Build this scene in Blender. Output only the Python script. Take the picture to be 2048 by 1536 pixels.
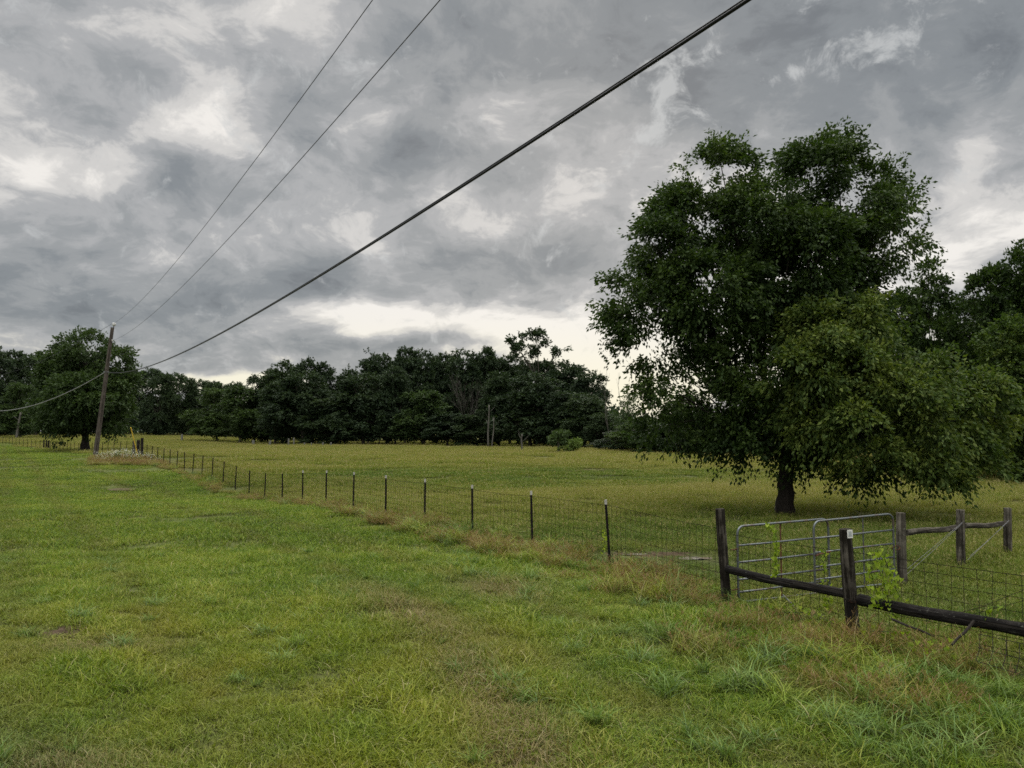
import bpy, bmesh, math, random
import numpy as np
from mathutils import Vector, Matrix
for o in list(bpy.data.objects):
    bpy.data.objects.remove(o, do_unlink=True)
S = bpy.context.scene
COL = S.collection
rad = math.radians

# ------------------------------------------------------------------ camera
EYE = 2.7                                   # the lens is 2.7 m above the field
F = 1538.0                                  # focal length in pixels of the 2048 px wide photograph
PITCH = math.atan((862 - 768) / F)
cd = bpy.data.cameras.new('camera'); cam = bpy.data.objects.new('camera', cd); COL.objects.link(cam)
cam.location = (0, 0, EYE); cam.rotation_euler = (math.pi / 2 + PITCH, 0, 0)
cd.sensor_width = 36; cd.lens = F / 2048 * 36; cd.clip_start = .05; cd.clip_end = 6000
S.camera = cam
S.view_settings.view_transform = 'Standard'; S.view_settings.look = 'None'
S.view_settings.gamma = 1; S.view_settings.exposure = 0; S.view_settings.use_curve_mapping = False
S.cycles.max_bounces = 6; S.cycles.diffuse_bounces = 3; S.cycles.glossy_bounces = 2
S.cycles.transmission_bounces = 4; S.cycles.transparent_max_bounces = 4
S.cycles.use_denoising = False
S.cycles.filter_width = 1.6 if hasattr(S.cycles, 'filter_width') else 1.6

def direction(px, py):
    """unit direction of a picture pixel (2048 x 1536)"""
    v = Vector(((px - 1024) / F, 1, (768 - py) / F))
    v.rotate(Matrix.Rotation(PITCH, 3, 'X'))
    return v.normalized()
def at(px, py, Y):
    """point at depth Y metres in front of the lens"""
    d = direction(px, py)
    return Vector((0, 0, EYE)) + d * (Y / d.y)
def onground(px, py, z=0.0):
    d = direction(px, py)
    return Vector((0, 0, EYE)) + d * ((z - EYE) / d.z)

# ------------------------------------------------------------------ world: heavy broken overcast
W = bpy.data.worlds.new('World'); S.world = W; W.use_nodes = True
class NT:
    """tiny node-tree writer"""
    def __init__(s, nt):
        s.nt = nt; nt.nodes.clear()
    def n(s, typ, **kw):
        nd = s.nt.nodes.new(typ)
        for k, v in kw.items(): setattr(nd, k, v)
        return nd
    def put(s, sock, v):
        if isinstance(v, bpy.types.NodeSocket): s.nt.links.new(v, sock)
        elif v is not None: sock.default_value = v
    def m(s, op, a, b=None, c=None, clamp=False):
        nd = s.n('ShaderNodeMath', operation=op, use_clamp=clamp)
        for i, v in enumerate((a, b, c)):
            if v is not None: s.put(nd.inputs[i], v)
        return nd.outputs[0]
    def v(s, op, a, b=None, sc=None):
        nd = s.n('ShaderNodeVectorMath', operation=op)
        s.put(nd.inputs[0], a)
        if b is not None: s.put(nd.inputs[1], b)
        if sc is not None: s.put(nd.inputs['Scale'], sc)
        return nd.outputs['Value'] if op in ('DOT_PRODUCT', 'LENGTH', 'DISTANCE') else nd.outputs[0]
    def noise(s, vec, scale, detail=4, rough=.5, dist=0, out='Fac', w=None):
        nd = s.n('ShaderNodeTexNoise')
        if w is not None: nd.noise_dimensions = '4D'; nd.inputs['W'].default_value = w
        s.put(nd.inputs['Vector'], vec)
        nd.inputs['Scale'].default_value = scale; nd.inputs['Detail'].default_value = detail
        nd.inputs['Roughness'].default_value = rough; nd.inputs['Distortion'].default_value = dist
        return nd.outputs[out]
    def ramp(s, fac, stops, interp='LINEAR'):
        nd = s.n('ShaderNodeValToRGB'); nd.color_ramp.interpolation = interp
        e = nd.color_ramp.elements
        while len(e) < len(stops): e.new(.5)
        for i, (p, c) in enumerate(stops):
            e[i].position = p; e[i].color = (*c, 1) if len(c) == 3 else c
        s.put(nd.inputs[0], fac); return nd.outputs[0]
    def mix(s, fac, a, b, blend='MIX'):
        nd = s.n('ShaderNodeMix', data_type='RGBA', blend_type=blend)
        s.put(nd.inputs[0], fac); s.put(nd.inputs[6], a); s.put(nd.inputs[7], b)
        return nd.outputs[2]
    def mapr(s, v, a, b, c=0., d=1., smooth=True):
        nd = s.n('ShaderNodeMapRange', interpolation_type='SMOOTHSTEP' if smooth else 'LINEAR')
        s.put(nd.inputs[0], v)
        for i, x in enumerate((a, b, c, d)): nd.inputs[i + 1].default_value = x
        return nd.outputs[0]
def lin(*c):
    return tuple(((x / 255 + .055) / 1.055) ** 2.4 if x > 10 else x / 255 / 12.92 for x in c)

SUN_EL, SUN_AZ = rad(24), rad(6)            # behind the clouds, ahead and a little right
w = NT(W.node_tree)
D = w.v('NORMALIZE', w.n('ShaderNodeTexCoord').outputs['Generated'])
sep = w.n('ShaderNodeSeparateXYZ'); w.put(sep.inputs[0], D)
dx, dy, dz = sep.outputs
zz = w.m('ADD', w.m('MAXIMUM', dz, 0.0), .40)
cp = w.n('ShaderNodeCombineXYZ')             # cloud-deck coordinates: the deck seen from below
w.put(cp.inputs[0], w.m('DIVIDE', dx, zz)); w.put(cp.inputs[1], w.m('DIVIDE', dy, zz)); cp.inputs[2].default_value = .37
P = cp.outputs[0]
warp = w.v('SUBTRACT', w.noise(P, 3.2, 3, .55, 0, 'Color'), (.5, .5, .5))
P2 = w.v('ADD', P, w.v('SCALE', warp, sc=.22))
big = w.noise(P2, 2.6, 3, .5, 0)
mid = w.noise(P2, 7.5, 8, .64, 0, w=3.1)
puffs = w.m('MULTIPLY', w.m('ABSOLUTE', w.m('SUBTRACT', w.noise(P2, 4.4, 7, .6, 0, w=9.4), .5)), 2.0)
# where the deck is thick or thin, as seen over this field
yy = w.m('MAXIMUM', dy, .12)
cg = w.n('ShaderNodeCombineXYZ'); w.put(cg.inputs[0], w.m('DIVIDE', dx, yy)); w.put(cg.inputs[1], w.m('DIVIDE', dz, yy))
G = w.v('ADD', cg.outputs[0], w.v('SCALE', w.v('MULTIPLY', warp, (1, 1, 0)), sc=.07))
def blob(px, py, rx, ry, amt, tilt=0, acc=None, vec=None):
    d = direction(px, py)
    mp = w.n('ShaderNodeMapping', vector_type='TEXTURE')
    w.put(mp.inputs[0], vec or G); mp.inputs[1].default_value = (d.x / d.y, d.z / d.y, 0)
    mp.inputs[2].default_value = (0, 0, rad(tilt)); mp.inputs[3].default_value = (rx / F, ry / F, 1)
    q = w.v('DOT_PRODUCT', mp.outputs[0], mp.outputs[0])
    return w.m('MULTIPLY_ADD', w.m('POWER', math.exp(-1), q), amt, acc if acc is not None else 0.0)
BLOBS = [  # px, py, radius x, radius y, amount, tilt (deg ccw)
 (1650, 90, 560, 230, -.36, 0), (1180, 60, 260, 160, -.14, 0), (860, 40, 230, 110, -.05, 0),
 (150, 130, 200, 75, -.26, -38), (300, 30, 190, 60, .26, -5), (20, 230, 110, 120, .28, 0),
 (345, 240, 180, 70, .38, 25), (470, 300, 80, 70, .18, 0), (350, 335, 110, 60, -.22, 0),
 (150, 330, 130, 60, .10, 0), (60, 340, 80, 40, .12, 0),
 (640, 110, 170, 110, -.10, 0), (790, 225, 110, 55, .28, 40), (1010, 230, 110, 50, .42, -10),
 (860, 330, 190, 70, -.16, 0), (620, 400, 140, 80, -.06, 0), (960, 180, 140, 60, -.12, 0),
 (1170, 340, 200, 60, .14, 35), (1330, 390, 170, 60, .26, 55), (1180, 450, 150, 70, .06, 0),
 (1500, 340, 110, 60, .34, 30), (1930, 330, 120, 60, .30, 50), (1960, 430, 190, 60, .28, 0), (1900, 540, 160, 50, .05, 0),
 (220, 400, 260, 50, .06, 0), (140, 590, 330, 90, -.14, 0), (700, 560, 420, 50, -.22, 5), (450, 610, 260, 40, -.12, 0),
 (1150, 560, 240, 50, -.05, 0), (960, 646, 340, 28, .32, -3), (1160, 690, 190, 58, .40, 0), (720, 628, 160, 22, .36, -4),
 (640, 680, 170, 28, -.24, 0), (860, 688, 150, 16, -.26, 0), (420, 757, 170, 16, .50, 0), (1240, 790, 120, 60, .45, 0),
 (700, 700, 500, 20, .12, 0), (1010, 620, 120, 10, -.12, -5), (480, 700, 170, 25, -.14, 0), (100, 690, 200, 40, -.05, 0),
 (1500, 700, 300, 120, .40, 0), (1700, 560, 260, 120, .22, 0)]
bias = None
for b in BLOBS: bias = blob(*b, acc=bias)
n1 = w.m('ADD', w.m('MULTIPLY', w.m('SUBTRACT', big, .5), 1.0), w.m('MULTIPLY', w.m('SUBTRACT', mid, .5), 1.35))
n1 = w.m('ADD', n1, w.m('MULTIPLY', w.m('SUBTRACT', .20, puffs), .42))
lum = w.m('ADD', w.m('ADD', n1, w.m('MULTIPLY', bias, 1.08)), .498)
sky = w.ramp(lum, [(0, lin(119, 124, 129)), (.22, lin(137, 142, 146)), (.42, lin(157, 160, 162)), (.60, lin(177, 178, 179)),
                   (.78, lin(213, 211, 208)), (1, lin(246, 242, 236))], 'EASE')
# torn scraps of lower white cloud in the dark part of the sky
scr = None
for b in [(1362, 165, 70, 80, 1, 20), (1310, 268, 50, 34, 1, 0), (1735, 98, 120, 46, 1, 15), (1556, 175, 34, 28, 1, 0), (1590, 145, 24, 16, 1, 0)]:
    scr = blob(*b, acc=scr, vec=cg.outputs[0])
sn = w.noise(w.v('ADD', D, w.v('SCALE', w.v('SUBTRACT', w.noise(D, 9, 2, .55, 0, 'Color'), (.5, .5, .5)), sc=.07)), 20, 6, .68, .3)
sm = w.mapr(w.m('ADD', w.m('MULTIPLY', scr, .36), w.m('MULTIPLY', w.m('SUBTRACT', sn, .5), 1.9)), .12, .50, 0, .75)
sky = w.mix(sm, sky, (*lin(202, 204, 204), 1))
# warmer low down toward the hidden sun
warm = w.m('MULTIPLY', w.mapr(dz, .03, .17, 1, 0), w.mapr(lum, .55, .95, 0, 1))
sky = w.mix(w.m('MULTIPLY', warm, .85), sky, (*lin(252, 246, 218), 1))
# added brightness in the unseen sky overhead and behind the camera, to light the grass
over = w.mapr(dz, .56, .88, 0, 1)
behind = w.mapr(dy, .45, -.5, 0, 1)
sky = w.mix(w.m('MULTIPLY', behind, .75), sky, (1.15, 1.14, 1.10, 1))
sky = w.mix(w.m('MULTIPLY', over, .85), sky, (5.2, 5.1, 4.8, 1))
nishita = w.n('ShaderNodeTexSky', sky_type='NISHITA', sun_disc=False, sun_elevation=SUN_EL, sun_rotation=SUN_AZ)
bg1 = w.n('ShaderNodeBackground'); w.put(bg1.inputs[0], nishita.outputs[0]); bg1.inputs[1].default_value = .05
bg2 = w.n('ShaderNodeBackground'); w.put(bg2.inputs[0], sky); bg2.inputs[1].default_value = 1.0
mx = w.n('ShaderNodeMixShader'); mx.inputs[0].default_value = .94       # a little clear sky through the deck
w.put(mx.inputs[1], bg1.outputs[0]); w.put(mx.inputs[2], bg2.outputs[0])
wo = w.n('ShaderNodeOutputWorld'); w.put(wo.inputs[0], mx.outputs[0])
W.cycles.sampling_method = 'MANUAL'; W.cycles.sample_map_resolution = 512

# ------------------------------------------------------------------ sun, filtered by the overcast
sd = bpy.data.lights.new('sun', 'SUN'); sun = bpy.data.objects.new('sun', sd); COL.objects.link(sun)
sd.energy = 1.1; sd.angle = rad(22); sd.color = (1, .95, .86)
sv = Vector((math.sin(SUN_AZ) * math.cos(SUN_EL), math.cos(SUN_AZ) * math.cos(SUN_EL), math.sin(SUN_EL)))
sun.rotation_euler = sv.to_track_quat('Z', 'Y').to_euler(); sun.location = (0, 0, 40)

# ------------------------------------------------------------------ helpers
RNG = np.random.default_rng(11)
random.seed(5)
def tag(o, label=None, cat=None, group=None, kind=None):
    if label: o['label'] = label
    if cat: o['category'] = cat
    if group: o['group'] = group
    if kind: o['kind'] = kind
    return o
def empty(name, loc, rz=0.0):
    o = bpy.data.objects.new(name, None); COL.objects.link(o)
    o.location = loc; o.rotation_euler = (0, 0, rz); o.empty_display_size = .2
    return o
def mesh_np(name, V, faces, mat=None, attrs=None, smooth=False):
    """mesh from numpy: faces is one (n,k) array or a list of such arrays"""
    if not isinstance(faces, (list, tuple)): faces = [faces]
    me = bpy.data.meshes.new(name)
    V = np.asarray(V, dtype=np.float32)
    me.vertices.add(len(V)); me.vertices.foreach_set('co', V.ravel())
    idx = np.concatenate([f.ravel() for f in faces]).astype(np.int32)
    tot = np.concatenate([np.full(len(f), f.shape[1]) for f in faces]).astype(np.int32)
    st = np.concatenate([[0], np.cumsum(tot)[:-1]]).astype(np.int32)
    me.loops.add(len(idx)); me.loops.foreach_set('vertex_index', idx)
    me.polygons.add(len(tot)); me.polygons.foreach_set('loop_start', st); me.polygons.foreach_set('loop_total', tot)
    if smooth: me.polygons.foreach_set('use_smooth', np.ones(len(tot), dtype=bool))
    me.update(calc_edges=True)
    for k, a in (attrs or {}).items():
        at_ = me.attributes.new(k, 'FLOAT', 'POINT'); at_.data.foreach_set('value', np.asarray(a, dtype=np.float32).ravel())
    if mat: me.materials.append(mat)
    return me
def link(name, me, parent=None, loc=None):
    o = bpy.data.objects.new(name, me); COL.objects.link(o)
    if loc is not None: o.location = loc
    if parent is not None: o.parent = parent
    return o
class MB:
    """collects vertices and faces, then becomes ONE mesh"""
    def __init__(s): s.V = []; s.F = []; s.n = 0; s.A = []
    def add(s, V, Fs, a=0.0):
        V = np.asarray(V, float); s.V.append(V); s.A.append(np.full(len(V), a))
        for f in Fs: s.F.append(tuple(i + s.n for i in f))
        s.n += len(V)
    def tube(s, pts, r, k=6, caps=True, wob=0.0, a=0.0):
        pts = [np.asarray(p, float) for p in pts]; n = len(pts)
        rr = r if hasattr(r, '__len__') else [r] * n
        ref = None; V = []
        for i in range(n):
            t = pts[min(i + 1, n - 1)] - pts[max(i - 1, 0)]; t = t / (np.linalg.norm(t) + 1e-9)
            if ref is None: ref = np.array([1., 0, 0]) if abs(t[0]) < .8 else np.array([0, 1., 0])
            u = ref - t * ref.dot(t); u /= np.linalg.norm(u) + 1e-9; ref = u; v = np.cross(t, u)
            for j in range(k):
                an = 2 * math.pi * j / k; q = rr[i] * (1 + wob * random.uniform(-1, 1))
                V.append(pts[i] + (u * math.cos(an) + v * math.sin(an)) * q)
        Fs = [(i * k + j, i * k + (j + 1) % k, (i + 1) * k + (j + 1) % k, (i + 1) * k + j) for i in range(n - 1) for j in range(k)]
        if caps: Fs += [tuple(range(k))[::-1], tuple((n - 1) * k + j for j in range(k))]
        s.add(V, Fs, a)
    def box(s, c, size, rz=0.0, bev=0.0):
        x, y, z = [q / 2 for q in size]; ct, sn = math.cos(rz), math.sin(rz)
        V = [(ct * a * x - sn * b * y + c[0], sn * a * x + ct * b * y + c[1], d * z + c[2]) for a in (-1, 1) for b in (-1, 1) for d in (-1, 1)]
        s.add(V, [(0, 1, 3, 2), (4, 6, 7, 5), (0, 4, 5, 1), (2, 3, 7, 6), (0, 2, 6, 4), (1, 5, 7, 3)])
    def mesh(s, name, mat, smooth=False):
        me = bpy.data.meshes.new(name); me.from_pydata(np.concatenate(s.V).tolist(), [], s.F)
        me.materials.append(mat)
        at_ = me.attributes.new('tint', 'FLOAT', 'POINT'); at_.data.foreach_set('value', np.concatenate(s.A).astype(np.float32))
        if smooth: me.polygons.foreach_set('use_smooth', [True] * len(me.polygons))
        return me
    def build(s, name, mat, parent=None, smooth=False):
        return link(name, s.mesh(name, mat, smooth), parent)

# ------------------------------------------------------------------ materials
def material(name, fn):
    m = bpy.data.materials.new(name); m.use_nodes = True
    t = NT(m.node_tree); out = t.n('ShaderNodeOutputMaterial'); t.put(out.inputs[0], fn(t)); t.out = out
    return m, t
def bsdf(t, col, rough=.7, spec=.3, metal=0., normal=None):
    b = t.n('ShaderNodeBsdfPrincipled'); t.put(b.inputs['Base Color'], col); t.put(b.inputs['Roughness'], rough)
    b.inputs['Specular IOR Level'].default_value = spec; b.inputs['Metallic'].default_value = metal
    if normal is not None: t.put(b.inputs['Normal'], normal)
    return b.outputs[0]
def bump(t, h, strength=.5, dist=.02):
    b = t.n('ShaderNodeBump'); b.inputs['Strength'].default_value = strength; b.inputs['Distance'].default_value = dist
    t.put(b.inputs['Height'], h); return b.outputs[0]
def attr(t, name):
    a = t.n('ShaderNodeAttribute', attribute_name=name); return a.outputs['Fac']
def leafy(t, col, trans=.3, rough=.6, spec=.16, tcol=None):
    a = bsdf(t, col, rough, spec); tr = t.n('ShaderNodeBsdfTranslucent')
    t.put(tr.inputs[0], tcol or t.mix(1.0, col, (1.25, 1.35, .55, 1), 'MULTIPLY'))
    mx_ = t.n('ShaderNodeMixShader'); mx_.inputs[0].default_value = trans
    t.put(mx_.inputs[1], a); t.put(mx_.inputs[2], tr.outputs[0]); return mx_.outputs[0]
def leaf_mat(name, dark, mid_, light, trans=.3, scale=.5):
    def fn(t):
        pos = t.n('ShaderNodeNewGeometry').outputs['Position']
        f = t.m('ADD', t.m('MULTIPLY', attr(t, 'tint'), .65), t.m('MULTIPLY', t.noise(pos, scale, 3, .6), .55))
        ob = t.n('ShaderNodeObjectInfo').outputs['Random']
        f = t.m('ADD', f, t.m('MULTIPLY', t.m('SUBTRACT', ob, .5), .18))
        return leafy(t, t.ramp(f, [(.22, dark), (.55, mid_), (.95, light)]), trans)
    return material(name, fn)[0]
M = {}
M['leaf_hero'] = leaf_mat('leaf_hero', (.010, .021, .006), (.021, .041, .009), (.056, .088, .016), .30, .45)
M['leaf_bough'] = leaf_mat('leaf_bough', (.020, .038, .011), (.046, .078, .017), (.120, .150, .028), .30, .6)
M['leaf_left'] = leaf_mat('leaf_left', (.020, .036, .013), (.036, .062, .018), (.062, .092, .026), .25, .2)
M['leaf_wood'] = leaf_mat('leaf_wood', (.014, .025, .014), (.023, .040, .018), (.044, .066, .024), .2, .12)
M['leaf_far'] = leaf_mat('leaf_far', (.020, .034, .020), (.032, .052, .024), (.052, .078, .032), .2, .1)
M['leaf_pale'] = leaf_mat('leaf_pale', (.05, .085, .022), (.085, .13, .03), (.13, .18, .045), .3, .4)
M['leaf_vine'] = leaf_mat('leaf_vine', (.10, .165, .014), (.19, .26, .022), (.31, .37, .042), .45, 6)
def bark(name, c1, c2, sc=6.0):
    def fn(t):
        g = t.n('ShaderNodeNewGeometry').outputs['Position']
        p = t.v('MULTIPLY', g, (1, 1, .22))
        n_ = t.noise(p, sc, 6, .65, .6)
        return bsdf(t, t.ramp(n_, [(.3, c1), (.7, c2)]), .9, .2, normal=bump(t, n_, .8, .04))
    return material(name, fn)[0]
M['bark_dark'] = bark('bark_dark', (.008, .0065, .005), (.026, .021, .017), 9)
M['bark_grey'] = bark('bark_grey', (.045, .042, .036), (.12, .115, .10), 3)
M['bark_dead'] = bark('bark_dead', (.030, .028, .024), (.07, .064, .056), 3)
M['bark_wood'] = bark('bark_wood', (.03, .026, .022), (.075, .066, .055), 3)
def wood(name, c1, c2, c3, lichen=0.0):
    """weathered round posts and rails: grain along the local Z axis, checks, stains"""
    def fn(t):
        o = t.n('ShaderNodeTexCoord').outputs['Object']
        p = t.v('MULTIPLY', o, (1, 1, .06))
        g = t.noise(p, 24, 6, .7, .4); big_ = t.noise(o, 3.2, 4, .6)
        c = t.ramp(t.m('ADD', t.m('MULTIPLY', g, .6), t.m('MULTIPLY', big_, .45)), [(.34, c1), (.52, c2), (.68, c3)])
        if lichen:
            l = t.mapr(t.noise(o, 24, 5, .65), .60, .72, 0, lichen)
            c = t.mix(l, c, (.30, .32, .27, 1))
        crack = t.mapr(t.noise(t.v('MULTIPLY', o, (1, 1, .03)), 17, 3, .5), .36, .43, 1, 0)
        c = t.mix(t.m('MULTIPLY', crack, .8), c, (.012, .010, .008, 1))
        return bsdf(t, c, .92, .12, normal=bump(t, t.m('SUBTRACT', g, crack), .9, .015))
    return material(name, fn)[0]
M['post_dark'] = wood('post_dark', (.004, .003, .003), (.010, .008, .006), (.095, .085, .072))
M['post_grey'] = wood('post_grey', (.016, .014, .011), (.045, .040, .032), (.165, .15, .125), .5)
M['rail_black'] = wood('rail_black', (.003, .003, .003), (.006, .005, .005), (.030, .027, .024), .2)
M['pole_wood'] = wood('pole_wood', (.03, .025, .022), (.062, .052, .045), (.12, .105, .09))
def metal(name, c, rough, rust=0.0, met=.85, c2=(.09, .035, .015)):
    def fn(t):
        o = t.n('ShaderNodeTexCoord').outputs['Object']
        n_ = t.noise(o, 14, 5, .6)
        col = t.mix(t.mapr(n_, .35, .7, 0, .45), (*c, 1), (*[x * .55 for x in c], 1))
        if rust: col = t.mix(t.mapr(t.noise(o, 5, 5, .7), .5, .62, 0, rust), col, (*c2, 1))
        return bsdf(t, col, t.mapr(n_, .3, .7, rough - .08, rough + .15), .5 if met > .3 else .15, met)
    return material(name, fn)[0]
M['galvanised'] = metal('galvanised', (.11, .125, .13), .38, .5, .6)
M['rusty'] = metal('rusty', (.10, .05, .03), .8, .8, .2)
M['wire'] = metal('wire', (.012, .011, .010), .9, .3, 0)
M['steel_post'] = metal('steel_post', (.006, .006, .007), .8, .2, 0)
M['tip_white'] = metal('tip_white', (.36, .35, .33), .6, .15, 0)
M['cable'] = metal('cable', (.014, .014, .018), .35, 0, 0)
M['conductor'] = metal('conductor', (.07, .07, .085), .5, 0, .3)
M['strand'] = metal('strand', (.20, .20, .21), .5, 0, .4)
M['porcelain'] = metal('porcelain', (.50, .50, .50), .3, 0, 0)
M['marker_yellow'] = metal('marker_yellow', (.62, .42, .05), .5, 0, 0)
M['stone_pale'] = metal('stone_pale', (.13, .13, .12), .9, 0, 0)
M['notice'] = metal('notice', (.62, .62, .60), .6, 0, 0)

# ------------------------------------------------------------------ lie of the land
FX = lambda Y: 12.2 - .661 * Y                                   # the long field fence, x as a function of depth
BY = np.array([-60., 2.0, 8.06, 10.2, 12.5, 15.5, 67.6, 72., 117., 150., 230., 400.])
BX = np.array([48., 9.5, 5.84, 4.55, 3.5, FX(15.5), FX(67.6), -35.6, -71.2, -100., -172., -325.])
def side(X, Y):
    """metres to the right of the fence line (field > 0, verge < 0)"""
    return (X - np.interp(Y, BY, BX)) * .83
def sstep(a, b, x):
    t = np.clip((np.asarray(x, float) - a) / (b - a), 0, 1); return t * t * (3 - 2 * t)
def wav(X, Y, s, seed):
    r = np.random.default_rng(seed); z = 0
    for i in range(5):
        a = r.uniform(0, 6.28); k = s * r.uniform(.6, 1.7); z = z + np.sin((X * math.cos(a) + Y * math.sin(a)) * k + r.uniform(0, 6.28))
    return z / 5
PITS = []
def zt(X, Y):
    X = np.asarray(X, float); Y = np.asarray(Y, float)
    z = -.50 * np.exp(-((Y - 36.5) / 6.5) ** 2) * np.exp(-((X + 15) / 15) ** 2)          # swale across the verge
    z = z + .40 * np.exp(-((X + 36) / 17) ** 2 - ((Y - 72) / 21) ** 2)                   # rise at the pole
    z = z + 1.7 * sstep(105, 215, Y) * sstep(40, 100, -X)
    z = z - .10 * np.exp(-((X - 5) / 2.5) ** 2 - ((Y - 13) / 2.0) ** 2)
    for px_, py_, rx_, ry_, dep in PITS: z = z - dep * np.exp(-(((X - px_) / (rx_ * 1.25)) ** 2 + ((Y - py_) / (ry_ * 1.25)) ** 2) ** 2)
    z = z + .10 * wav(X, Y, .09, 3) * sstep(20, 60, Y) + .035 * wav(X, Y, .9, 4) * np.exp(-((Y - 8) / 30) ** 2) - .0
    return z

# ------------------------------------------------------------------ hollows that hold rainwater, and bare patches
# px, py, half width px, half depth in metres, water?
POOLS = [(1058, 936, 20, .8, 1), (1092, 955, 22, .6, 1), (1205, 940, 26, .8, 1), (755, 945, 18, .7, 1), (880, 989, 22, .4, 1),
         (1248, 1106, 34, .20, 1), (1388, 1115, 26, .18, 1), (246, 969, 32, .8, 1), (254, 1181, 15, .13, 1),
         (235, 1040, 34, .35, 0), (130, 1266, 62, .42, 0), (1320, 1108, 70, .35, 0), (1165, 941, 60, 1.9, 0)]
POOLC = []
for i, (px, py, hw, hd, wet) in enumerate(POOLS):
    p = onground(px, py, 0.0)
    for _ in range(4): p = onground(px, py, float(zt(p.x, p.y)))
    POOLC.append((p.x, p.y, hw * p.y / F, hd, .06 if p.y < 30 else .10))
PITS += [q for q, w_ in zip(POOLC, POOLS) if w_[4]]

# ------------------------------------------------------------------ ground sheet
def axis(lim, n, k):
    t = np.linspace(-1, 1, n); return lim * np.sinh(k * t) / math.sinh(k)
gx = axis(2600, 420, 7.2); gy = axis(2600, 520, 7.2) + 8
GX, GY = np.meshgrid(gx, gy)
GZ = zt(GX, GY)
GZ = np.where((np.abs(GX) > 400) | (np.abs(GY) > 450), GZ * 0 + (1.2 if False else 0), GZ)
nx, ny = len(gx), len(gy)
ii = np.arange((ny - 1) * (nx - 1)); r_, c_ = ii // (nx - 1), ii % (nx - 1)
gf = np.stack([r_ * nx + c_, r_ * nx + c_ + 1, (r_ + 1) * nx + c_ + 1, (r_ + 1) * nx + c_], 1)

def grass_tone(t, pos, verge=True):
    """what grows where: yellowing, lush, rusty and bare patches (world position)"""
    n1_ = t.noise(pos, .23, 3, .55); n2_ = t.noise(pos, 1.1, 4, .6, w=2.0)
    return n1_, n2_
def spot(t, pos, x, y, rx, ry, rot=0):
    mp = t.n('ShaderNodeMapping', vector_type='TEXTURE'); t.put(mp.inputs[0], pos)
    mp.inputs[1].default_value = (x, y, 0); mp.inputs[2].default_value = (0, 0, rad(rot)); mp.inputs[3].default_value = (rx, ry, 1e6)
    q = t.v('DOT_PRODUCT', mp.outputs[0], mp.outputs[0])
    return t.m('POWER', math.exp(-1), q)
TRACKS = [(7.0, .30), (5.4, .30), (1.9, .38), (.2, .38), (-3.6, .5)]
def track(X, Y):
    u_ = .834 * X + .551 * Y; return np.clip(sum(np.exp(-((u_ - c) / w_) ** 2) for c, w_ in TRACKS), 0, 1)
def lawn_col(t, pos, tint):
    n1_, n2_ = grass_tone(t, pos)
    f = t.m('ADD', t.m('ADD', t.m('MULTIPLY', n1_, .7), t.m('MULTIPLY', n2_, .5)), t.m('MULTIPLY', t.m('SUBTRACT', tint, .5), .55))
    c = t.ramp(f, [(.34, (.050, .098, .009)), (.50, (.092, .152, .011)), (.66, (.140, .205, .015)), (.88, (.25, .258, .050))])
    u_ = t.v('DOT_PRODUCT', pos, (.834, .551, 0)); tr = None          # old wheel tracks running along the fence
    for c0, wd in TRACKS:
        e = t.m('POWER', math.exp(-1), t.m('POWER', t.m('DIVIDE', t.m('SUBTRACT', u_, c0), wd), 2.0)); tr = e if tr is None else t.m('ADD', tr, e)
    c = t.mix(t.m('MULTIPLY', t.m('MULTIPLY', tr, t.mapr(n2_, .35, .65, .3, 1)), .55), c, (.120, .118, .030, 1))
    yel = None
    for q in [(-2.4, 8.2, 2.2, 1.8, 0), (-1.2, 6.4, 1.6, 1.2, 0), (-4.8, 10.5, 2.5, 1.6, 20), (-.6, 10.2, 1.3, 1.6, 30)]:
        e = spot(t, pos, *q); yel = e if yel is None else t.m('ADD', yel, e)
    yel = t.m('MULTIPLY', t.m('MINIMUM', yel, 1.0), t.mapr(n2_, .3, .7, .25, 1))
    c = t.mix(t.m('MULTIPLY', yel, .48), c, (.215, .205, .014, 1))
    dry = None
    for q in [(-1.6, 11.6, .5, 2.2, 32), (-.4, 8.4, .42, 1.6, 18), (.1, 6.6, .5, .9, 5), (-5.2, 9.8, .8, .35, 10), (-.2, 13.2, .8, 1.1, 30), (-3.6, 6.3, .8, .45, 0)]:
        e = spot(t, pos, *q); dry = e if dry is None else t.m('ADD', dry, e)
    dry = t.m('MULTIPLY', t.m('MINIMUM', dry, 1.0), t.mapr(tint, .15, .6, 0, 1))
    c = t.mix(t.m('MULTIPLY', dry, .92), c, (.20, .155, .075, 1))
    lush = t.m('MULTIPLY', spot(t, pos, -5.2, 6.2, 1.2, .9), .7)
    return t.mix(lush, c, (.075, .135, .045, 1))
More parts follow.
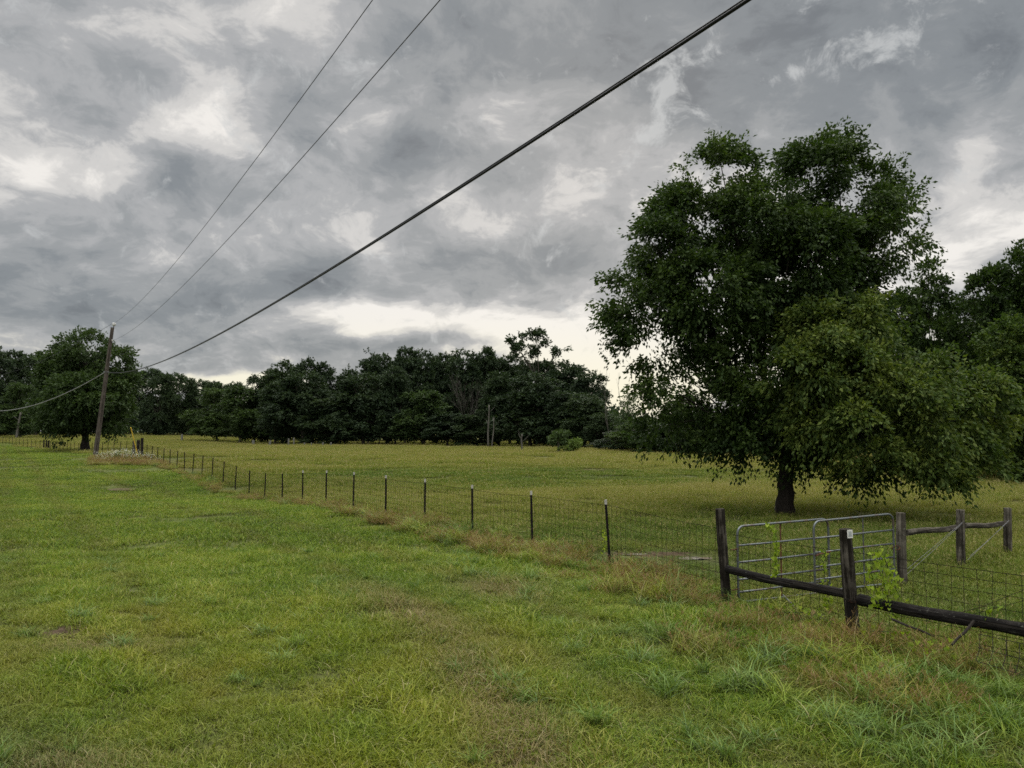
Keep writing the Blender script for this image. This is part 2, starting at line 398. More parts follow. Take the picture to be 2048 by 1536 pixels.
def field_col(t, pos, tint):
    n1_, n2_ = grass_tone(t, pos)
    big_ = t.noise(t.v('MULTIPLY', pos, (.35, 1, 1)), .085, 4, .6, w=5.)
    f = t.m('ADD', t.m('ADD', t.m('MULTIPLY', n1_, .30), t.m('MULTIPLY', big_, .72)), t.m('ADD', t.m('MULTIPLY', n2_, .16), t.m('MULTIPLY', t.m('SUBTRACT', tint, .5), .32)))
    c = t.ramp(f, [(.34, (.078, .128, .014)), (.49, (.132, .168, .020)), (.62, (.192, .192, .038)), (.82, (.28, .245, .085))])
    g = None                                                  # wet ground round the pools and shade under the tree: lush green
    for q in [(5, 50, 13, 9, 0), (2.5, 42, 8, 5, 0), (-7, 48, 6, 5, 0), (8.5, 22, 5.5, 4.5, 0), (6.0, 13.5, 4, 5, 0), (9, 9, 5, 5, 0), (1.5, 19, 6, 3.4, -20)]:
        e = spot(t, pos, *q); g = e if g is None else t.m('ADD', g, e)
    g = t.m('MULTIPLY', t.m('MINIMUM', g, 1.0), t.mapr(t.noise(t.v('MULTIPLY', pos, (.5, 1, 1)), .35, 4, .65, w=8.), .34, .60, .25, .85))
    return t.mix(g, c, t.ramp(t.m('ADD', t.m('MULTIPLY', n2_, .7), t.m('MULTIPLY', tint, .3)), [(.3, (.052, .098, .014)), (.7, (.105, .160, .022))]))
def ground_fn(t):
    geo = t.n('ShaderNodeNewGeometry').outputs['Position']
    zone = attr(t, 'zone'); tint = t.noise(geo, 9, 5, .7)
    c = t.mix(zone, lawn_col(t, geo, tint), field_col(t, geo, tint))
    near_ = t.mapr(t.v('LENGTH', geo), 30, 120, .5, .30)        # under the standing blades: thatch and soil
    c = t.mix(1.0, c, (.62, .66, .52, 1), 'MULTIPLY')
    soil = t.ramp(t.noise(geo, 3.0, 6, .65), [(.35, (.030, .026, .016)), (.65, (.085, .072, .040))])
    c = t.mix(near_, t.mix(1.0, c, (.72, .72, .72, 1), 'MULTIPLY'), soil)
    return bsdf(t, c, .95, .1, normal=bump(t, t.noise(geo, 5, 6, .7), .8, .08))
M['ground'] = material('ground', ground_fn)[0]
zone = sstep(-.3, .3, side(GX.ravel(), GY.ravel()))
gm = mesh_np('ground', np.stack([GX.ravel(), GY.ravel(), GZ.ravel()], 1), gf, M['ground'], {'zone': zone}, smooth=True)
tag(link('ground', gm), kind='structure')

# ------------------------------------------------------------------ pools of rainwater
def water_fn(t):
    geo = t.n('ShaderNodeNewGeometry').outputs['Position']
    d = bsdf(t, (.085, .068, .048, 1), .9, .0); g = t.n('ShaderNodeBsdfGlossy'); g.inputs['Roughness'].default_value = .03
    g.inputs['Color'].default_value = (.75, .73, .70, 1); mx_ = t.n('ShaderNodeMixShader')
    t.put(mx_.inputs[0], t.mapr(t.noise(geo, 2.2, 4, .65), .40, .60, .60, .10)); t.put(mx_.inputs[1], d); t.put(mx_.inputs[2], g.outputs[0]); return mx_.outputs[0]
M['water'] = material('water', water_fn)[0]
def mud_fn(t):
    geo = t.n('ShaderNodeNewGeometry').outputs['Position']
    n_ = t.noise(geo, 8, 6, .7)
    return bsdf(t, t.ramp(n_, [(.3, (.030, .022, .015)), (.7, (.085, .064, .044))]), .95, .0, normal=bump(t, n_, .8, .03))
M['mud'] = material('mud', mud_fn)[0]
def pool_mesh(cx, cy, rx, ry, z, mat, seed):
    r = np.random.default_rng(seed); n = 40; a = np.linspace(0, 2 * math.pi, n, endpoint=False)
    k = 1 + .22 * np.sin(2 * a + r.uniform(0, 6)) + .14 * np.sin(3 * a + r.uniform(0, 6)) + .12 * np.sin(7 * a + r.uniform(0, 6))
    V = [(cx, cy, z)] + [(cx + rx * k[i] * math.cos(a[i]), cy + ry * k[i] * math.sin(a[i]), z) for i in range(n)]
    return mesh_np('pool', V, np.array([(0, 1 + i, 1 + (i + 1) % n) for i in range(n)]), mat)
for i, (x, y, rx, hd, dep) in enumerate(POOLC):
    wet = POOLS[i][4]
    if wet:
        z = float(zt(x, y)) + dep * .80
        tag(link('puddle', pool_mesh(x, y, rx * 1.12, hd * 1.12, z, M['water'], 30 + i)), kind='structure')
    else:                                                 # bare trodden earth draped over the land
        rg = np.random.default_rng(i); n, m_ = 44, 9; a = np.linspace(0, 2 * math.pi, n, endpoint=False)
        k = 1 + .25 * np.sin(2 * a + 1 + i) + .16 * np.sin(5 * a + i) + .12 * np.sin(11 * a + 2) + rg.normal(0, .07, n)
        s_ = np.linspace(0.02, 1, m_)[:, None]; VX = x + rx * k * np.cos(a) * s_; VY = y + hd * k * np.sin(a) * s_
        VZ = zt(VX, VY) + .012 - .03 * s_ ** 6 + rg.normal(0, .004, VX.shape); ids = np.arange(n * m_).reshape(m_, n)
        f = np.stack([ids[:-1], np.roll(ids, -1, 1)[:-1], np.roll(ids, -1, 1)[1:], ids[1:]], -1).reshape(-1, 4)
        tag(link('mud_patch', mesh_np('mud_patch', np.stack([VX.ravel(), VY.ravel(), VZ.ravel()], 1), [f, ids[0][None]], M['mud'])), kind='structure')
POOLC = np.array(POOLC)[:, :4]; WET = np.array([q[4] for q in POOLS]) > 0

# ------------------------------------------------------------------ grass
def clump(name, n, R, h, w, mat, seed, bend=(.2, .9), seg=3, hv=.35, tint=(0, 1), upright=1.0, seedhead=0.0):
    """a round tuft patch: n curved tapering blades"""
    r = np.random.default_rng(seed)
    rr = R * np.sqrt(r.random(n)); th = r.random(n) * 2 * math.pi
    base = np.stack([rr * np.cos(th), rr * np.sin(th), np.full(n, -.01)], 1)
    H = h * (1 - hv + 2 * hv * r.random(n)) * (1 - .25 * (rr / R) ** 2)
    az = r.random(n) * 2 * math.pi; d = np.stack([np.cos(az), np.sin(az), 0 * az], 1)
    b = r.uniform(bend[0], bend[1], n)
    fa = r.random(n) * 2 * math.pi; wv = np.stack([np.cos(fa), np.sin(fa), 0 * fa], 1)
    W_ = w * r.uniform(.6, 1.3, n)
    tn = r.uniform(tint[0], tint[1], n)
    L = []; hh = []
    for k in range(seg + 1):
        s = k / seg
        up = H * (s - .45 * b * s * s); out = H * b * (s ** 2) * .95
        c = base + d * out[:, None]; c[:, 2] += up * upright
        wd = W_ * (1 - s) ** .7 * .5 + .0004
        if k == seg and seedhead: wd = wd + .0
        L += [c - wv * wd[:, None], c + wv * wd[:, None]]; hh += [np.full(n, s)] * 2
    V = np.stack(L, 1); m_ = 2 * (seg + 1)
    q = np.array([(2 * k, 2 * k + 1, 2 * k + 3, 2 * k + 2) for k in range(seg)])
    Fq = (np.arange(n)[:, None, None] * m_ + q[None]).reshape(-1, 4)
    T = np.repeat(tn, m_); Hh = np.stack(hh, 1).ravel(); V = V.reshape(-1, 3); hd = np.zeros(len(V))
    if seedhead:                                         # loose rusty panicles at the tips of some blades
        k = int(n * seedhead); sel = r.choice(n, k, replace=False); m2 = 4
        tip = L[-1][sel] * .5 + L[-2][sel] * .5; nb = 5
        pv = []
        for j in range(nb):
            a = r.random(k) * 6.28; o = np.stack([np.cos(a), np.sin(a), r.uniform(.2, 1.6, k)], 1) * (.05 * h / .4)
            s0 = tip - np.array([0, 0, .10 * h]) * r.random((k, 1)); e = s0 + o; wq = wv[sel] * (w * .45)
            pv.append(np.stack([s0 - wq * .3, s0 + wq * .3, e + wq, e - wq], 1))
        pv = np.concatenate(pv).reshape(-1, 3); o0 = len(V)
        V = np.concatenate([V, pv]); Fq = np.concatenate([Fq, o0 + np.arange(len(pv)).reshape(-1, 4)])
        T = np.concatenate([T, r.random(len(pv) // 4).repeat(4)]); Hh = np.concatenate([Hh, np.ones(len(pv))]); hd = np.concatenate([hd, np.ones(len(pv))])
    me = mesh_np('clump', V, Fq, mat, {'tint': T, 'hgt': Hh, 'head': hd})
    return bpy.data.objects.new(name, me)                # not linked: only seen through instances
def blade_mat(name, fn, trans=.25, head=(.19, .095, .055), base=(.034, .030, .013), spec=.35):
    def f(t):
        pos = t.n('ShaderNodeNewGeometry').outputs['Position']; ti = attr(t, 'tint')
        c = fn(t, pos, ti)
        c = t.mix(t.mapr(attr(t, 'hgt'), .0, .65, .9, 0), c, (*base, 1))  # blade feet thatch brown, darkened further as painted shade between the blades
        c = t.mix(t.mapr(ti, .965, .975, 0, .7, False), c, (.30, .26, .15, 1))     # the odd dead straw blade
        c = t.mix(attr(t, 'head'), c, (*head, 1))
        return leafy(t, c, trans, .55, spec * .5)
    return material(name, f)[0]
def strip_col(t, pos, ti):
    n_ = t.m('ADD', t.m('MULTIPLY', t.noise(pos, .8, 4, .6, w=1.), .85), t.m('MULTIPLY', ti, .3))
    return t.ramp(n_, [(.34, (.080, .125, .016)), (.50, (.150, .160, .026)), (.66, (.190, .150, .040)), (.85, (.26, .21, .08))])
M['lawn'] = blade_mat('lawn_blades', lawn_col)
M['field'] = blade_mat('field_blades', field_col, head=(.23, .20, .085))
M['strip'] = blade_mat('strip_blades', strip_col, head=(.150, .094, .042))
def coarse_col(t, pos, ti):
    n_ = t.m('ADD', t.m('MULTIPLY', t.noise(pos, .5, 3, .6, w=6.), .6), t.m('MULTIPLY', ti, .45))
    return t.ramp(n_, [(.3, (.060, .115, .026)), (.55, (.105, .175, .032)), (.8, (.18, .245, .05))])
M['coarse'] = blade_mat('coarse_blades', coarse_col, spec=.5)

def scatter(name, protos, X, Y, idx, scl, label, tilt=.03, zoff=0.0):
    """one object: points on the land, each carrying one of the clumps"""
    n = len(X); r = np.random.default_rng(abs(hash(name)) % 9999 if False else sum(map(ord, name)))
    P_ = np.stack([X, Y, zt(X, Y) + zoff], 1)
    me = bpy.data.meshes.new(name); me.vertices.add(n); me.vertices.foreach_set('co', P_.astype(np.float32).ravel())
    a = me.attributes.new('rot', 'FLOAT_VECTOR', 'POINT')
    X = np.asarray(X, float); Y = np.asarray(Y, float); e = .4
    sx_ = (zt(X + e, Y) - zt(X - e, Y)) / (2 * e); sy_ = (zt(X, Y + e) - zt(X, Y - e)) / (2 * e); ph = r.random(n) * 6.283
    lx = sx_ * np.cos(ph) + sy_ * np.sin(ph); ly = -sx_ * np.sin(ph) + sy_ * np.cos(ph)      # lie with the slope
    R_ = np.stack([np.arctan(ly) + r.normal(0, tilt, n), -np.arctan(lx) + r.normal(0, tilt, n), ph], 1); a.data.foreach_set('vector', R_.astype(np.float32).ravel())
    a = me.attributes.new('scl', 'FLOAT', 'POINT'); a.data.foreach_set('value', np.asarray(scl, np.float32))
    a = me.attributes.new('pick', 'INT', 'POINT'); a.data.foreach_set('value', np.asarray(idx, np.int32))
    c = bpy.data.collections.new(name + '_kinds')
    for i, p in enumerate(protos): p.name = '%s_kind_%02d' % (name, i); c.objects.link(p)
    ng = bpy.data.node_groups.new(name, 'GeometryNodeTree')
    ng.interface.new_socket('Geometry', in_out='INPUT', socket_type='NodeSocketGeometry'); ng.interface.new_socket('Geometry', in_out='OUTPUT', socket_type='NodeSocketGeometry')
    N = ng.nodes.new; L = ng.links.new
    gi = N('NodeGroupInput'); go = N('NodeGroupOutput'); ci = N('GeometryNodeCollectionInfo'); ci.inputs[0].default_value = c
    ci.inputs['Separate Children'].default_value = True; ci.inputs['Reset Children'].default_value = True
    def na(nm, typ):
        q = N('GeometryNodeInputNamedAttribute'); q.data_type = typ; q.inputs[0].default_value = nm; return q.outputs[0]
    ip = N('GeometryNodeInstanceOnPoints'); ip.inputs['Pick Instance'].default_value = True
    er = N('FunctionNodeEulerToRotation'); L(na('rot', 'FLOAT_VECTOR'), er.inputs[0])
    L(gi.outputs[0], ip.inputs['Points']); L(ci.outputs[0], ip.inputs['Instance']); L(na('pick', 'INT'), ip.inputs['Instance Index'])
    L(er.outputs[0], ip.inputs['Rotation']); L(na('scl', 'FLOAT'), ip.inputs['Scale']); L(ip.outputs[0], go.inputs[0])
    o = link(name, me); md = o.modifiers.new('grow', 'NODES'); md.node_group = ng
    return tag(o, label, 'grass', kind='stuff')
def seen(X, Y, m=.17, pad=3.5):
    return np.abs(X) < Y * (.666 + m) + pad
def near_pool(X, Y, k=1.0, add=.0, front=0.0):
    """over water (or within add metres; front: also that far toward the lens), some blades survive on bare earth"""
    dy = Y[:, None] - POOLC[:, 1]; dy = np.where(dy < 0, np.minimum(dy + front, 0), dy)
    d = ((X[:, None] - POOLC[:, 0]) / (POOLC[:, 2] * k + add)) ** 2 + (dy / (POOLC[:, 3] * k + add * .6)) ** 2
    rr_ = np.random.default_rng(len(X)).random(len(X))[:, None]
    return ((d < 1) & (WET[None] | (rr_ < .62))).any(1)
def rings(y0, y1, per_m2, seed, jitter=True):
    r = np.random.default_rng(seed); xm = y1 * .86 + 4
    n = int((y1 - y0) * 2 * xm * per_m2); X = r.uniform(-xm, xm, n); Y = r.uniform(y0, y1, n)
    k = seen(X, Y); return X[k], Y[k], r
QUAL = 1.0
# --- mown verge, near the lens
pr = [clump('g', 500, .42, .14, .0098, M['lawn'], 1, (.3, 1.3)), clump('g', 430, .42, .175, .0105, M['lawn'], 2, (.3, 1.2)),
      clump('g', 480, .40, .085, .0085, M['lawn'], 3, (.5, 1.5)), clump('g', 90, .20, .25, .014, M['lawn'], 4, (.4, 1.2), seg=4),
      clump('g', 70, .20, .36, .015, M['coarse'], 5, (.5, 1.3), seg=5), clump('g', 42, .10, .38, .016, M['coarse'], 6, (.3, 1.1), seg=5),
      clump('g', 34, .20, .36, .014, M['lawn'], 7, (.6, 1.4), seg=5, tint=(.6, 1)), clump('g', 14, .22, .20, .010, M['lawn'], 8, (.7, 1.6), seg=4, tint=(.94, 1))]
X, Y, r = rings(3.2, 17, 10, 21)
s_ = side(X, Y); k = (s_ < -.15) & ~near_pool(X, Y, .9, .25); X, Y = X[k], Y[k]
u = r.random(len(X)); nz = wav(X, Y, 1.6, 9)
bare = np.exp(-((X + 5.2) / .9) ** 2 - ((Y - 9.8) / .45) ** 2)
pick = np.where(u < .45, 0, np.where(u < .72, 1, 2)); sc = r.uniform(.6, 1.25, len(X)) * (1 + .35 * nz) * (1 + .30 * wav(X, Y, 5.5, 91)) * (1 - .45 * bare); sc = np.clip(sc * (1 - .35 * track(X, Y)), .55, 1.7)
Xc, Yc, rc_ = rings(3.2, 17, 5.5, 29); k = (side(Xc, Yc) < -.15) & ~near_pool(Xc, Yc, .9, .25); Xc, Yc = Xc[k], Yc[k]
X, Y, pick, sc = np.r_[X, Xc], np.r_[Y, Yc], np.r_[pick, np.full(len(Xc), 2)], np.r_[sc, rc_.uniform(.85, 1.15, len(Xc))]
X2, Y2, r2 = rings(3.2, 17, 6.5, 22); s2 = side(X2, Y2)
lush = .26 + .75 * np.exp(-((X2 - 3.4) / 2.4) ** 2 - ((Y2 - 7.6) / 2.6) ** 2) + .5 * np.exp(-((X2 + 5.4) / 1.2) ** 2 - ((Y2 - 6.2) / 1.0) ** 2) \
    + .40 * np.exp(-((s2 + 1.9) / 1.1) ** 2) + .2 * (wav(X2, Y2, 2.2, 14) > .35)
k = (s2 < -.2) & (r2.random(len(X2)) < lush) & ~near_pool(X2, Y2, 1, .3); X2, Y2, lush = X2[k], Y2[k], lush[k]
u2 = r2.random(len(X2)); p2 = np.where(u2 < .28, 3, np.where(u2 < .52, 4, np.where(u2 < .72, 5, np.where(u2 < .88, 6, 7)))); sc2 = r2.uniform(.45, .95, len(X2)) * (.75 + .35 * lush)
scatter('verge_grass', pr, np.r_[X, X2], np.r_[Y, Y2], np.r_[pick, p2], np.r_[sc, sc2], 'rough mown green grass of the roadside verge in the foreground')
# --- mown verge further off
pr = [clump('g', 900, 1.0, .12, .016, M['lawn'], 31, (.3, 1.2), seg=2), clump('g', 800, 1.0, .16, .016, M['lawn'], 32, (.3, 1.1), seg=2),
      clump('g', 160, .5, .20, .016, M['lawn'], 33, (.3, 1.1), seg=3)]
X, Y, r = rings(14.5, 48, 1.9, 23); s_ = side(X, Y); k = (s_ < -.4) & ~near_pool(X, Y, .8, .6); X, Y = X[k], Y[k]
scatter('verge_grass', pr, X, Y, r.choice([0, 1, 2], len(X), p=[.5, .32, .18]), r.uniform(.7, 1.2, len(X)) * (1 + .25 * wav(X, Y, .8, 8)), 'short green grass of the verge beyond the foreground', .02)
pr = [clump('g', 1500, 2.6, .14, .04, M['lawn'], 35, (.3, 1.1), seg=2), clump('g', 1500, 2.6, .11, .04, M['lawn'], 36, (.3, 1.1), seg=2)]
X, Y, r = rings(44, 190, .16, 24); s_ = side(X, Y); k = (s_ < -1.2) & ~near_pool(X, Y, .8, .8); X, Y = X[k], Y[k]
scatter('verge_grass', pr, X, Y, r.integers(0, 2, len(X)), r.uniform(.7, 1.15, len(X)), 'smooth bright green grass of the far verge around the pole', .01)
# --- hay field
pr = [clump('g', 420, .75, .26, .009, M['field'], 41, (.15, .8), seedhead=.06), clump('g', 420, .75, .20, .009, M['field'], 42, (.2, .9), seedhead=.04),
      clump('g', 150, .55, .34, .008, M['field'], 43, (.1, .7), seedhead=.18), clump('g', 500, .7, .09, .012, M['field'], 44, (.3, 1.1))]
X, Y, r = rings(4.5, 44, 2.6, 25); s_ = side(X, Y); k = (s_ > .25) & ~near_pool(X, Y, .95, .32); X, Y = X[k], Y[k]
shade = np.exp(-((X - 7) / 6.5) ** 2 - ((Y - 15) / 7.5) ** 2)
pk = np.where(near_pool(X, Y, 1.15, .8, 1.6) | (np.exp(-((X - 3) / 10) ** 2 - ((Y - 46) / 10) ** 2) > .4), 3, 1) * (r.random(len(X)) < 9); pk = np.where((pk != 3) & (r.random(len(X)) > .85 * shade + .1), r.choice([0, 1, 2], len(X), p=[.5, .2, .3]), pk)
Xc, Yc, rc_ = rings(4.5, 24, 2.2, 39); k = (side(Xc, Yc) > -.1) & ~near_pool(Xc, Yc, .9, .3); Xc, Yc = Xc[k], Yc[k]
sf = r.uniform(.75, 1.2, len(X)) * (1 + .2 * wav(X, Y, .7, 12)) * (1 - .25 * shade); X, Y, pk, sf = np.r_[X, Xc], np.r_[Y, Yc], np.r_[pk, np.full(len(Xc), 3)], np.r_[sf, rc_.uniform(1.0, 1.4, len(Xc))]
scatter('field_grass', pr, X, Y, pk, sf, 'knee high seeding grass of the field behind the fence', .025)
pr = [clump('g', 1500, 2.6, .27, .035, M['field'], 45, (.1, .8), seg=2, seedhead=.05), clump('g', 1300, 2.6, .33, .03, M['field'], 46, (.1, .7), seg=2, seedhead=.08),
      clump('g', 400, 1.3, .42, .03, M['field'], 47, (.1, .6), seg=2, seedhead=.1),
      clump('g', 1500, 2.4, .10, .04, M['field'], 48, (.2, 1.1), seg=2)]
X, Y, r = rings(40, 215, .15, 26); s_ = side(X, Y); k = (s_ > .8) & ~near_pool(X, Y, .9, .6); X, Y = X[k], Y[k]
wet = np.exp(-((X - 4) / 14) ** 2 - ((Y - 46) / 11) ** 2)
pk = np.where(((wet > .35) & (r.random(len(X)) < .6)) | near_pool(X, Y, 1.2, 2.5, 5.0), 3, r.choice([0, 1, 2], len(X), p=[.5, .35, .15])); scatter('field_grass', pr, X, Y, pk, r.uniform(.75, 1.2, len(X)) * (1 - .2 * wet), 'yellowing hay grass stretching across the field to the woods', .01)
r = np.random.default_rng(55); Y = r.uniform(33, 62, 1500); X = r.uniform(-20, 26, 1500); k = (side(X, Y) > .8) & ~near_pool(X, Y, .9, .15); X, Y = X[k], Y[k]
pr = [clump('g', 260, .9, .12, .035, M['field'], 64, (.2, 1.1), seg=2), clump('g', 200, .8, .20, .03, M['field'], 65, (.2, .9), seg=2, seedhead=.05)]
scatter('field_grass', pr, X, Y, r.integers(0, 2, len(X)), r.uniform(.6, 1.4, len(X)), 'short fresh green grass round the rain pools in the middle of the field', .02)
# --- the tall rusty strip nobody mows along the fence
pr = [clump('g', 230, .42, .42, .0095, M['strip'], 51, (.3, 1.2), seg=4, seedhead=.34), clump('g', 220, .38, .32, .0095, M['strip'], 52, (.5, 1.3), seg=4, seedhead=.2),
      clump('g', 60, .20, .58, .012, M['coarse'], 53, (.5, 1.2), seg=5), clump('g', 130, .32, .50, .010, M['strip'], 54, (.4, 1.2), seg=5, seedhead=.3),
      clump('g', 90, .30, .46, .012, M['lawn'], 55, (.5, 1.3), seg=5, tint=(.5, 1))]
X, Y, r = rings(4.2, 70, 5.0, 27); s_ = side(X, Y)
wid = .50 + .16 * wav(X, Y, .55, 19) + np.where(Y < 10.8, .45, 0) + .35 * np.exp(-((Y - 14.5) / 2.5) ** 2)
off = np.where(Y < 10.8, -1.0, -.65)
dens = np.exp(-np.abs((s_ - off) / np.maximum(wid, .2)) ** 2.4) * np.clip(1.15 - Y / 90, .2, 1) * (wav(X, Y, 1.7, 20) > -.62)
k = (r.random(len(X)) < dens) & ~near_pool(X, Y, 1, .25); X, Y = X[k], Y[k]
scatter('tall_grass', pr, X, Y, r.choice([0, 1, 2, 3, 4], len(X), p=[.20, .20, .20, .13, .27]), r.uniform(.6, 1.2, len(X)) * (1 + .25 * wav(X, Y, 1.1, 21)) * np.where(Y > 30, .8, 1) * np.clip(.55 + Y / 26, .7, 1), 'tall rusty brown grass left standing along the wire fence', .06)

# ------------------------------------------------------------------ trees
def leaf_mesh(name, C, out, size, mat, seed, droop=.6, tint=None, aspect=.45):
    """one small folded leaf blade per row of C"""
    r = np.random.default_rng(seed); n = len(C)
    d = out + r.normal(0, .55, (n, 3)); d[:, 2] -= droop; d /= np.linalg.norm(d, axis=1, keepdims=True) + 1e-9
    q = r.normal(0, 1, (n, 3)); s = np.cross(d, q); s /= np.linalg.norm(s, axis=1, keepdims=True) + 1e-9
    nn = np.cross(d, s)
    L = (size * r.uniform(.6, 1.35, n))[:, None]; Wd = L * aspect * .5
    a = C; b = C + d * L * .42 + s * Wd + nn * L * .10; c = C + d * L; e = C + d * L * .42 - s * Wd + nn * L * .10
    V = np.stack([a, b, c, e], 1).reshape(-1, 3)
    i = np.arange(n)[:, None] * 4
    Ft = np.concatenate([i + [[0, 1, 2]], i + [[0, 2, 3]]])
    T = r.random(n) * .55 + (tint if tint is not None else .22)
    return mesh_np(name, V, Ft, mat, {'tint': np.repeat(T, 4)})
def crown_points(lobes, npuff, ntwig, nleaf, seed, puff=.34, spread=.5, keep_in=.25, twig=.6, hang=.5, fringe=0.0, leafgap=1.0):
    """lobes (cx,cy,cz, rx,ry,rz): puffs sit on the lobes, twigs on the puffs, leaves along the twigs.
    returns leaf positions, outward directions, tint, puff centres"""
    r = np.random.default_rng(seed); Lb = np.array(lobes, float)
    if fringe:                                            # small outlying sprays that break up the outline
        ex = []
        for l in Lb:
            for _ in range(int(fringe)):
                u_ = r.normal(0, 1, 3); u_[2] += .35; u_ /= np.linalg.norm(u_); c_ = l[:3] + u_ * l[3:] * r.uniform(.84, 1.03)
                if min(np.linalg.norm((c_ - q_[:3]) / q_[3:]) for q_ in Lb) > .80: ex.append((*c_, *(l[3:] * r.uniform(.16, .34))))
        if ex: Lb = np.concatenate([Lb, np.array(ex)])
    area = (Lb[:, 3] * Lb[:, 5] + Lb[:, 3] * Lb[:, 4] + Lb[:, 4] * Lb[:, 5]) ** .8; area /= area.sum()
    k = r.choice(len(Lb), npuff * 3, p=area)
    u = r.normal(0, 1, (npuff * 3, 3)); u /= np.linalg.norm(u, axis=1, keepdims=True)
    rad_ = r.random(npuff * 3) ** .45 * 1.0
    pc = Lb[k, :3] + u * Lb[k, 3:] * rad_[:, None] * (1 - puff * .6)
    inside = np.zeros(len(pc))
    for l in Lb: inside = np.maximum(inside, 1 - np.linalg.norm((pc - l[:3]) / l[3:], axis=1))
    ok = (inside < .34) | (r.random(len(pc)) < keep_in); pc, kk, uu = pc[ok][:npuff], k[ok][:npuff], u[ok][:npuff]
    m_ = len(pc); pr_ = Lb[kk, 3:].min(1) * puff * r.uniform(.5, 1.45, m_)
    j = r.choice(m_, ntwig, p=pr_ ** 2 / (pr_ ** 2).sum())
    v = r.normal(0, 1, (ntwig, 3)); v /= np.linalg.norm(v, axis=1, keepdims=True)
    c0 = pc[j] + v * (pr_[j] * r.random(ntwig) ** .5)[:, None] * np.array([1.15, 1.15, .72])
    o = v * .8 + uu[j] * .9; o[:, 2] += .15; o[:, 2] *= .8; o /= np.linalg.norm(o, axis=1, keepdims=True)
    tl = twig * r.uniform(.5, 1.3, ntwig)
    t = r.random((ntwig, nleaf))
    P_ = c0[:, None] + o[:, None] * (tl[:, None] * t)[..., None]
    P_[..., 2] -= hang * tl[:, None] * t ** 2
    P_ += r.normal(0, .10 * twig, P_.shape) * leafgap
    out = np.repeat(o[:, None], nleaf, 1); tint = r.normal(0, .07, m_)[j]
    hgt = (c0[:, 2] - Lb[:, 2].min()) / (np.ptp(Lb[:, 2]) + 1e-6)
    T = .16 + tint + .10 * np.clip(v[:, 2], -1, 1) + .0 * hgt  # puff tops brighter, undersides darker: light from above put into the leaf tint
    return P_.reshape(-1, 3), out.reshape(-1, 3), np.repeat(T, nleaf), pc
def limbs(mb, base, trunk_h, r0, targets, seed, lean=(0, 0), k=9, forks=6, sub=3, flare=1.5, tgroup=None):
    """tapered trunk, main limbs to groups of targets, thinner branches to each target"""
    r = random.Random(seed); bx, by, bz = base
    top = np.array([bx + lean[0], by + lean[1], bz + trunk_h])
    pts, rr = [], []
    for i in range(9):
        s = i / 8; pts.append(np.array([bx + lean[0] * s + r.uniform(-.03, .03) * r0 * 4, by + lean[1] * s, bz - .15 + (trunk_h + .15) * s]))
        rr.append(r0 * (1 + (flare - 1) * math.exp(-s * trunk_h / (r0 * 2.2))) * (1 - .30 * s))
    mb.tube(pts, rr, k, wob=.05)
    T = np.array(targets, float)
    # k-means-ish grouping of targets
    rg = np.random.default_rng(seed); cen = T[rg.choice(len(T), min(forks, len(T)), replace=False)]
    for _ in range(6):
        lab = np.argmin(((T[:, None] - cen[None]) ** 2).sum(2), 1)
        cen = np.array([T[lab == q].mean(0) if (lab == q).any() else cen[q] for q in range(len(cen))])
    for q in range(len(cen)):
        mem = T[lab == q]
        if not len(mem): continue
        st = top + np.array([0, 0, -trunk_h * .22 * r.random()]); end = st + (cen[q] - st) * .82
        L = np.linalg.norm(end - st); mid_ = (st + end) / 2 + np.array([0, 0, .10 * L]) + np.array([r.uniform(-.1, .1) * L, r.uniform(-.1, .1) * L, 0])
        path = [st + (mid_ - st) * 2 * s * (1 - s) * 1.0 + (end - st) * s * s if False else (1 - s) ** 2 * st + 2 * s * (1 - s) * mid_ + s * s * end for s in np.linspace(0, 1, 7)]
        ra = r0 * .52; mb.tube(path, [ra * (1 - .72 * i / 6) for i in range(7)], 7, wob=.06)
        for tt in mem:
            s = r.uniform(.35, 1.0); i = min(int(s * 6), 5); a = path[i] + (path[i + 1] - path[i]) * (s * 6 - i)
            d = tt - a; L2 = np.linalg.norm(d); m2 = (a + tt) / 2 + np.array([r.uniform(-.12, .12) * L2, r.uniform(-.12, .12) * L2, .08 * L2])
            pth = [(1 - u_) ** 2 * a + 2 * u_ * (1 - u_) * m2 + u_ * u_ * tt for u_ in (0, .3, .6, 1)]
            rb = max(ra * .30, .012 * L2 + .01) * .8; mb.tube(pth, [rb, rb * .7, rb * .45, rb * .2], 5, caps=False)
def px_lobes(rows, origin, Y0):
    """rows (px, py, rx, ry, depth offset, depth radius m) at depth Y0 -> lobes local to origin"""
    L = []
    for px, py, rx, ry, dY, rd in rows:
        p = at(px, py, Y0 + dY); L.append((p.x - origin[0], p.y - origin[1], p.z - origin[2], rx * (Y0 + dY) / F, rd, ry * (Y0 + dY) / F))
    return L

